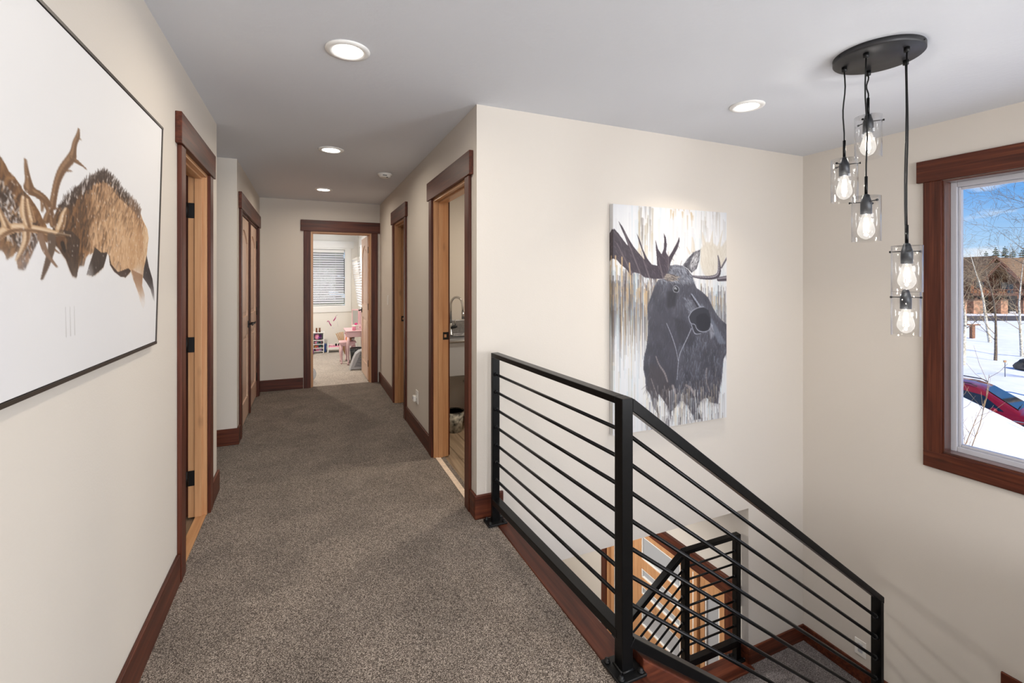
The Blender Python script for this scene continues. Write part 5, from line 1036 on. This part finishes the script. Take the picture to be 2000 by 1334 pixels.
def house():
    k = 66.5/908.5; cr_ = lambda px: (px-1000)*k
    t = thing('house', 'brown timber lodge house with shingle roof beyond the snow', 'house', O(cr_(1945), 72, ZG)); L = LOC[t.name]
    def B(name, m, mat, par=t, **q): m.xf(OM); return m.build(name, mat, par, **q)
    z = lambda py: 1.407-(py-546.3)*k
    ra, rb = cr_(1770), cr_(2190); ez, pz = z(549), z(503)
    B('wall', MB().box(ra+1, rb-1, 71.5, 83, ZG, ez), 'siding')
    B('roof', MB().prism([(69.5, ez-.05), (77.5, pz+.2), (85.5, ez-.05), (85.5, ez+.22), (77.5, pz+.5), (69.5, ez+.22)], 'x', ra-.5, rb+.5), 'roof')
    # front gable wing
    g0, g1, gm = cr_(1909), cr_(1996), cr_(1950); gp = z(503)
    B('gable_wall', MB().prism([(g0+.5, ZG), (g1-.5, ZG), (g1-.5, ez), (gm, gp-.5), (g0+.5, ez)], 'y', 68, 74), 'siding')
    for s_, (a, b) in enumerate(((g0-.5, gm), (g1+.5, gm))):
        za = ez-.35
        B('gable_roof', MB().prism([(a, za), (b, gp), (b, gp+.28), (a, za+.28)], 'y', 66.8, 78), 'roof'); B('fascia', MB().prism([(a, za-.15), (b, gp-.18), (b, gp+.2), (a, za+.2)], 'y', 66.7, 66.82), 'fascia')
    # second smaller gable in front
    h0, h1, hm = cr_(1906), cr_(1978), cr_(1939); hp = z(516); hz = z(549)-.1
    for a, b in ((h0, hm), (h1, hm)): B('porch_roof', MB().prism([(a, hz), (b, hp), (b, hp+.2), (a, hz+.2)], 'y', 65.6, 68.2), 'roof'); B('fascia', MB().prism([(a, hz-.12), (b, hp-.14), (b, hp+.12), (a, hz+.12)], 'y', 65.5, 65.6), 'fascia')
    # windows in the gable
    for px0, px1, py0, py1 in ((1925, 1940, 548, 562), (1975, 1988, 552, 566), (1880, 1892, 556, 570), (2030, 2050, 556, 574), (2075, 2095, 556, 574)):
        d_ = 68 if 1909 < px0 < 1996 else 71.5; f = B('window', MB().box(cr_(px0)-.12, cr_(px1)+.12, d_-.14, d_-.02, z(py1)-.12, z(py0)+.12), 'fascia')
        B('pane', MB().box(cr_(px0), cr_(px1), d_-.17, d_-.13, z(py1), z(py0)), 'pane_dark', f)
    # deck, dark sheets as shade in the garage openings, stone columns
    B('deck', MB().box(cr_(1896), cr_(2010), 66.2, 68, z(577), z(573)), 'fascia')
    for px in range(1898, 2010, 8): B('baluster', MB().box(cr_(px)-.04, cr_(px)+.04, 66.2, 66.28, z(573), z(566)), 'fascia')
    B('deck_rail', MB().box(cr_(1896), cr_(2010), 66.18, 66.3, z(566.5), z(565)), 'fascia')
    for px0, px1 in ((1918, 1950), (1967, 1992), (1874, 1898), (2020, 2060)): B('garage_shade', MB().box(cr_(px0), cr_(px1), 67.9 if 1905 < px0 < 2000 else 71.4, 68.02 if 1905 < px0 < 2000 else 71.52, ZG, z(580)), 'house_dark')
    for px0, px1 in ((1899, 1917), (1952, 1966), (1878, 1886), (1996, 2008)):
        c = B('stone_column', MB().box(cr_(px0), cr_(px1), 66.3, 67.3, ZG, z(586)), 'stone', bevel=.03); B('column_cap', MB().box(cr_(px0)-.1, cr_(px1)+.1, 66.2, 67.4, z(586), z(584.5)), 'fascia', c)
        B('post', MB().box(cr_((px0+px1)/2)-.16, cr_((px0+px1)/2)+.16, 66.6, 66.95, z(584.5), z(577)), 'fascia', c)
    B('chimney', MB().box(cr_(2290), cr_(2306), 77, 78.4, pz-1, pz+1.4), 'stone')
house()

def pine(px, d, h, label, wd=.17):
    r = (px-1000)/908.5*d; x, y, _ = O(r, d); t = thing('pine_tree', label, 'tree', (x, y, ZG), group='pines beyond the house'); R_ = random.Random(px)
    MB().tube([(x, y, ZG-.3), (x, y, ZG+h*.95)], [h*.022, .03], 6).build('trunk', 'pine_trunk', t); m = MB()
    n = int(h*2.2)
    for i in range(n):
        f = i/(n-1); z = ZG+h*(.14+.84*f); rr = h*wd*(1-f)**.6+.15
        for q in range(9):
            a = R_.uniform(0, 2*PI); L = rr*R_.uniform(.65, 1.1); c, s_ = math.cos(a), math.sin(a); w_ = L*.30; dz = -L*R_.uniform(.12, .4)
            p0 = Vector((x, y, z)); p1 = Vector((x+c*L, y+s_*L, z+dz)); sd = Vector((-s_, c, 0))*w_; mid = (p0+p1)/2
            m.add([p0, mid+sd+Vector((0, 0, -.1)), p1, mid-sd+Vector((0, 0, -.1)), mid+Vector((0, 0, .18))], [(0, 1, 4), (1, 2, 4), (2, 3, 4), (3, 0, 4)])
    m.build('foliage', 'pine', t)
for px, d, h, lb in ((1868, 92, 12.4, 'tall dark pine at the left edge of the window view behind the roof'), (1926, 118, 12.2, 'small pine peeking over the roof left of the gable'), (1945, 104, 12.2, 'bushy pine rising just left above the roof peak'), (1963, 122, 13.8, 'pine directly behind the gable peak'), (1978, 112, 12.4, 'lower pine right of the gable peak'), (1998, 92, 11.2, 'broad dark pine at the right edge of the window view'), (2060, 98, 13, 'pine right of the window view beyond the roof'), (1810, 96, 12.5, 'pine left of the window view beyond the roof'), (2130, 105, 14, 'farthest right pine beyond the house')):
    pine(px, d, h, lb)

for i, (x_, y_, h_) in enumerate(((-2.5, 21, 12), (.6, 19, 10), (3.4, 22, 13), (-.8, 28, 14))):  # pines added to darken the gaps of the bedroom blind
    dd = x_*SN+y_*CS; rr_ = x_*CS-y_*SN; pine(1000+rr_/dd*908.5, dd, h_, ('pine added beyond the left of the bedroom window to darken blind gaps', 'smaller pine added outside the bedroom window to darken blind gaps', 'pine added beyond the right of the bedroom window to darken blind gaps', 'tall pine added far behind the bedroom window to darken blind gaps')[i], .2)
def bare_tree(label, px, d, h, tr, mats, seed, lean=(0, 0), levels=4, start=.25, spread=.8, nb=11, zoff=0, group='bare trees in the snow'):
    r = (px-1000)/908.5*d; x, y, _ = O(r, d); z0 = ZG+(gf(r, d) if d < 55 else 0)-.1; R_ = random.Random(seed)
    t = thing('bare_tree', label, 'tree', (x, y, z0), group=group); tm = MB(); bm_ = MB()
    def grow(p, dirv, L, rad, lev):
        n = 4 if lev else 9; pts = [p.copy()]; rs = [rad]; dv = dirv.copy()
        for k in range(n):
            dv = (dv+Vector((R_.gauss(0, .10), R_.gauss(0, .10), R_.gauss(.03, .06)))*(.5 if not lev else 1.2)).normalized(); pts.append(pts[-1]+dv*(L/n)); rs.append(max(.0035, rad*(1-(k+1)/n*.88)))
        (tm if lev == 0 else bm_).tube(pts, rs, 7 if lev == 0 else 3, False)
        if lev >= levels: return
        cnt = nb if lev == 0 else (6 if lev == 1 else 4)
        for i in range(cnt):
            f = start+(1-start)*(i+R_.random())/cnt if lev == 0 else .2+.8*(i+R_.random())/cnt
            q = f*n; j = min(int(q), n-1); pp = pts[j].lerp(pts[j+1], q-j); dd = (pts[j+1]-pts[j]).normalized(); a = R_.uniform(0, 2*PI)
            o = dd.orthogonal().normalized(); o = Matrix.Rotation(a, 3, dd)@o
            nd = (dd*(1-.45*spread)+o*spread*R_.uniform(.7, 1.1)+Vector((0, 0, .12))).normalized()
            grow(pp, nd, L*(.42 if lev == 0 else .52)*R_.uniform(.6, 1.15)*(1.2-.6*f if lev == 0 else 1), rs[j]*(.36 if lev == 0 else .5), lev+1)
    grow(Vector((x, y, z0)), Vector((lean[0], lean[1], 1)).normalized(), h, tr, 0)
    tm.build('trunk', mats[0], t); bm_.build('branches', mats[1], t)
bare_tree('pale bare aspen at the left edge of the window in front of the lodge', 1880, 25.8, 4.9, .13, ('aspen', 'twig'), 2, (.02, .03), 3, .3)
bare_tree('bare tree with a dark trunk in the middle of the snowy yard', 1944, 27.6, 5.6, .085, ('bark_dark', 'twig'), 5, (0, 0), 3, .22)
bare_tree('slender white aspen in front of the stone column', 1934, 36, 7.2, .12, ('aspen', 'twig'), 8, (.02, .02), 3, .3)
bare_tree('tall bare tree reaching in from the right edge of the window', 2115, 17, 9.5, .13, ('bark_dark', 'bark_dark'), 11, (.03, .02), 4, .30, .9, 15)
bare_tree('bare birch right of the window view in the yard', 1996, 30, 6.4, .09, ('aspen', 'twig'), 17, (0, .02), 3, .2)
bare_tree('bare tree left of the window view in the yard', 1820, 30, 7, .12, ('aspen', 'twig'), 19, (0, 0), 3, .3)
def shrub(label, px, d, h, n, seed, mat='willow'):
    r = (px-1000)/908.5*d; x, y, _ = O(r, d); z0 = ZG+gf(r, d)-.05; R_ = random.Random(seed); t = thing('bare_shrub', label, 'shrub', (x, y, z0), group='bare shrubs near the window'); m = MB()
    for i in range(n):
        a = R_.uniform(0, 2*PI); v = Vector((math.cos(a)*R_.uniform(.1, .5), math.sin(a)*R_.uniform(.1, .5), 1)).normalized(); L = h*R_.uniform(.6, 1.1); pts = [Vector((x+R_.gauss(0, .05), y+R_.gauss(0, .05), z0))]
        for k in range(5): v = (v+Vector((R_.gauss(0, .13), R_.gauss(0, .13), .05))).normalized(); pts.append(pts[-1]+v*L/5)
        st_ = MB().tube(pts, [.011, .009, .007, .006, .004, .003], 5).build('stem', mat, t)
        for k in (1, 2, 3, 4):
            for _ in range(3):
                v2 = (pts[k+1]-pts[k]).normalized()+Vector((R_.gauss(0, .55), R_.gauss(0, .55), R_.gauss(.1, .3))); v2.normalize(); l2 = L*R_.uniform(.12, .32); q = pts[k].lerp(pts[k+1], R_.random())
                m.tube([q, q+v2*l2*.5, q+(v2+Vector((0, 0, .2))).normalized()*l2], [.0042, .003, .002], 3, False)
    m.build('twigs', mat, t)
shrub('bare tan shrub close below the window at its left side', 1858, 7.6, 1.9, 11, 4)
shrub('bare shrub right of the window view close to the house', 2190, 8.5, 2.2, 12, 6)
shrub('twiggy shrub beside the boulder in the yard', 2025, 22, 1.6, 16, 9, 'twig')
# wooden stand, stake, boulder
r, d = (1899-1000)/908.5*39.8, 39.8; x, y, _ = O(r, d); z0 = ZG+gf(r, d)
t = thing('sign_post', 'wooden T shaped stand with snow on top in the yard', 'post', (x, y, z0))
MB().box(r-.13, r+.13, d-.13, d+.13, z0-.2, z0+1.12).xf(OM).build('post', 'post_wood', t, bevel=.01); MB().box(r-.62, r+.52, d-.2, d+.2, z0+1.12, z0+1.22).xf(OM).build('cross_board', 'post_wood', t, bevel=.01)
MB().blob((r-.05, d, z0+1.25), .5, .19, .06, 2, .1).xf(OM).build('snow_cap', 'snow', t)
r, d = (1963-1000)/908.5*22.5, 22.5; x, y, _ = O(r, d); z0 = ZG+gf(r, d)
t = thing('marker_stake', 'thin grey marker stake with a pale top standing in the snow', 'stake', (x, y, z0))
MB().tube([(x, y, z0-.1), (x, y, z0+.70)], .02, 8).build('stake', 'stake', t); MB().box(r-.07, r+.05, d-.02, d+.02, z0+.66, z0+.76).xf(OM).build('plate', 'tan', t, bevel=.004)
r, d = (2012-1000)/908.5*24, 24; x, y, _ = O(r, d); z0 = ZG+gf(r, d)
tag(MB().blob((x, y, z0+.2), .55, .5, .42, 3, .22, 3).build('boulder', 'rock'), 'dark boulder in the snow at the right of the window view', 'boulder')

# ---------------------------------------------------------------- parked car
def car():
    d, r = 14.6, 14.5; x, y, _ = O(r, d); zg = ZG+.02
    t = thing('car', 'dark red crossover car parked behind the snowbank', 'car', (x, y, zg), math.atan2(-SN, CS)-math.radians(57))
    # local axes: +x front, +y left side (away from the viewer), z up
    Lc = dict(local=True)
    def loft(secs, smooth=True, caps=True):
        m = MB(); n = len(secs[0]); vs = [p for s in secs for p in s]; fs = []
        for i in range(len(secs)-1):
            for k in range(n-1): fs.append((i*n+k, i*n+k+1, (i+1)*n+k+1, (i+1)*n+k))
        m.add(vs, fs, smooth)
        if caps: m.add(secs[0], [tuple(range(n))]); m.add(secs[-1], [tuple(reversed(range(n)))])
        return m
    st_ = [(-2.28, .62, .90, .70), (-2.2, .42, 1.02, .82), (-1.9, .30, 1.06, .90), (-1.2, .25, 1.05, .92), (-.3, .25, 1.02, .925), (.6, .25, 1.0, .925), (.95, .25, 1.0, .92), (1.4, .27, .96, .90), (1.85, .32, .88, .84), (2.15, .42, .78, .74), (2.28, .5, .68, .60)]
    secs = []
    for xx, zb, zt, hw in st_:
        secs.append([(xx, hw*.9, zb), (xx, hw, zb+.12), (xx, hw*1.0, zb+(zt-zb)*.6), (xx, hw*.96, zt-.05), (xx, hw*.84, zt), (xx, hw*.4, zt+.03), (xx, 0, zt+.04), (xx, -hw*.4, zt+.03), (xx, -hw*.84, zt), (xx, -hw*.96, zt-.05), (xx, -hw, zb+(zt-zb)*.6), (xx, -hw, zb+.12), (xx, -hw*.9, zb), (xx, hw*.9, zb)])
    body = loft(secs).build('body', 'car_red', t, **Lc)
    cab = [(-2.05, 1.05, 1.07, .80, .80), (-1.75, 1.05, 1.50, .86, .66), (-1.3, 1.05, 1.61, .88, .66), (-.5, 1.03, 1.655, .885, .67), (.0, 1.02, 1.63, .885, .66), (.30, 1.01, 1.55, .88, .655), (1.12, 1.0, 1.03, .84, .80)]
    def csec(c, g=0): xx, zb, zt, wb, wt = c; return [(xx, wb-g, zb-.06), (xx, wt-g, zt-.06-g), (xx, wt*.8, zt-g), (xx, 0, zt+.02-g), (xx, -wt*.8, zt-g), (xx, -wt+g, zt-.06-g), (xx, -wb+g, zb-.06)]
    loft([csec(c, .0) for c in cab]).build('cabin', 'car_red', t, **Lc)
    def pt(i, f, s): # point on cabin side
        xx, zb, zt, wb, wt = cab[i] if isinstance(i, int) else i; return (xx, s*((wb+(wt-wb)*f)+.02), zb-.06+(zt-zb)*f)
    def lerp(a, b, f): return tuple(p+(q-p)*f for p, q in zip(a, b))
    for s in (1, -1):
        for ca, cb in ((lerp(cab[1], cab[2], -.2), lerp(cab[2], cab[3], .0)), (lerp(cab[2], cab[3], .08), lerp(cab[3], cab[4], .05)), (lerp(cab[3], cab[4], .25), lerp(cab[5], cab[6], .10))):
            q = [pt(ca, .22, s), pt(cb, .22, s), pt(cb, .86, s), pt(ca, .86, s)]
            if cb[0] > .3: q = [pt(ca, .22, s), pt(lerp(cab[5], cab[6], .62), .3, s), pt(lerp(cab[5], cab[6], .08), .86, s), pt(ca, .86, s)]
            w_ = [(p[0], p[1]-s*.012, p[2]) for p in q]; MB().add(q+w_, [(0, 1, 2, 3), (7, 6, 5, 4), (0, 4, 5, 1), (1, 5, 6, 2), (2, 6, 7, 3), (3, 7, 4, 0)]).build('side_window', 'car_glass', t, **Lc)
        MB().tube([(-1.6, s*.60, 1.60), (-1.3, s*.60, 1.665), (-.5, s*.605, 1.70), (.05, s*.60, 1.665), (.2, s*.60, 1.60)], .018, 6).build('roof_rail', 'black_plastic', t, **Lc)
        MB().blob((.62, s*1.03, 1.05), .10, .09, .075, 1, .05).build('mirror_housing', 'car_red', t, **Lc)
        MB().box(-.55, -.33, s*.93-.015, s*.93+.015, .93, .96).build('door_handle', 'car_red', t, bevel=.006, **Lc); MB().box(1.02, 1.22, s*.925-.01, s*.925+.012, .80, .83).build('fender_vent', 'alloy', t, bevel=.004, **Lc)
        MB().blob((2.02, s*.66, .74), .20, .14, .07, 2, .05).build('headlight', 'car_screen', t, **Lc)
        for xw in (-1.38, 1.38):
            w_ = MB().lathe([(.20, -.11), (.33, -.11), (.355, -.07), (.355, .07), (.33, .11), (.20, .11)], (xw, s*.82, .355), 28, 'y').build('wheel', 'rubber', t, **Lc)
            MB().lathe([(0, -.02), (.06, -.03), (.20, 0), (.225, .02)], (xw, s*.82+s*.10, .355), 10, 'y', False).build('rim', 'alloy', w_, **Lc)
            arch = [(xw+.44*math.cos(a), .355+.44*math.sin(a)) for a in [k*PI/12 for k in range(13)]]; inn = [(xw+.375*math.cos(a), .355+.375*math.sin(a)) for a in [k*PI/12 for k in range(12, -1, -1)]]
            MB().prism(arch+inn, 'y', s*.90-.03, s*.90+.045).build('wheel_arch', 'black_plastic', t, **Lc)
    def wpt(i, f): xx, zb, zt, wb, wt = lerp(cab[5], cab[6], i); return (xx+.008, f*wt*.80, zt+.012+.018*(1-abs(f)))
    q = [wpt(.06, .85), wpt(.06, -.85), wpt(.93, -.98), wpt(.93, .98)]; q2 = [(p[0]+.006, p[1], p[2]+.008) for p in q]; MB().add(q+q2, [(3, 2, 1, 0), (4, 5, 6, 7), (0, 4, 7, 3), (1, 2, 6, 5), (0, 1, 5, 4), (3, 7, 6, 2)]).build('windshield', 'car_glass', t, **Lc)
    a = [wpt(.90, -.9), wpt(.86, .0)]; MB().tube([(p[0]+.03, p[1], p[2]+.03) for p in a], .01, 5).build('wiper', 'black_plastic', t, **Lc)
    MB().box(2.16, 2.30, -.5, .5, .42, .62).build('grille', 'black_plastic', t, bevel=.03, **Lc)
car()
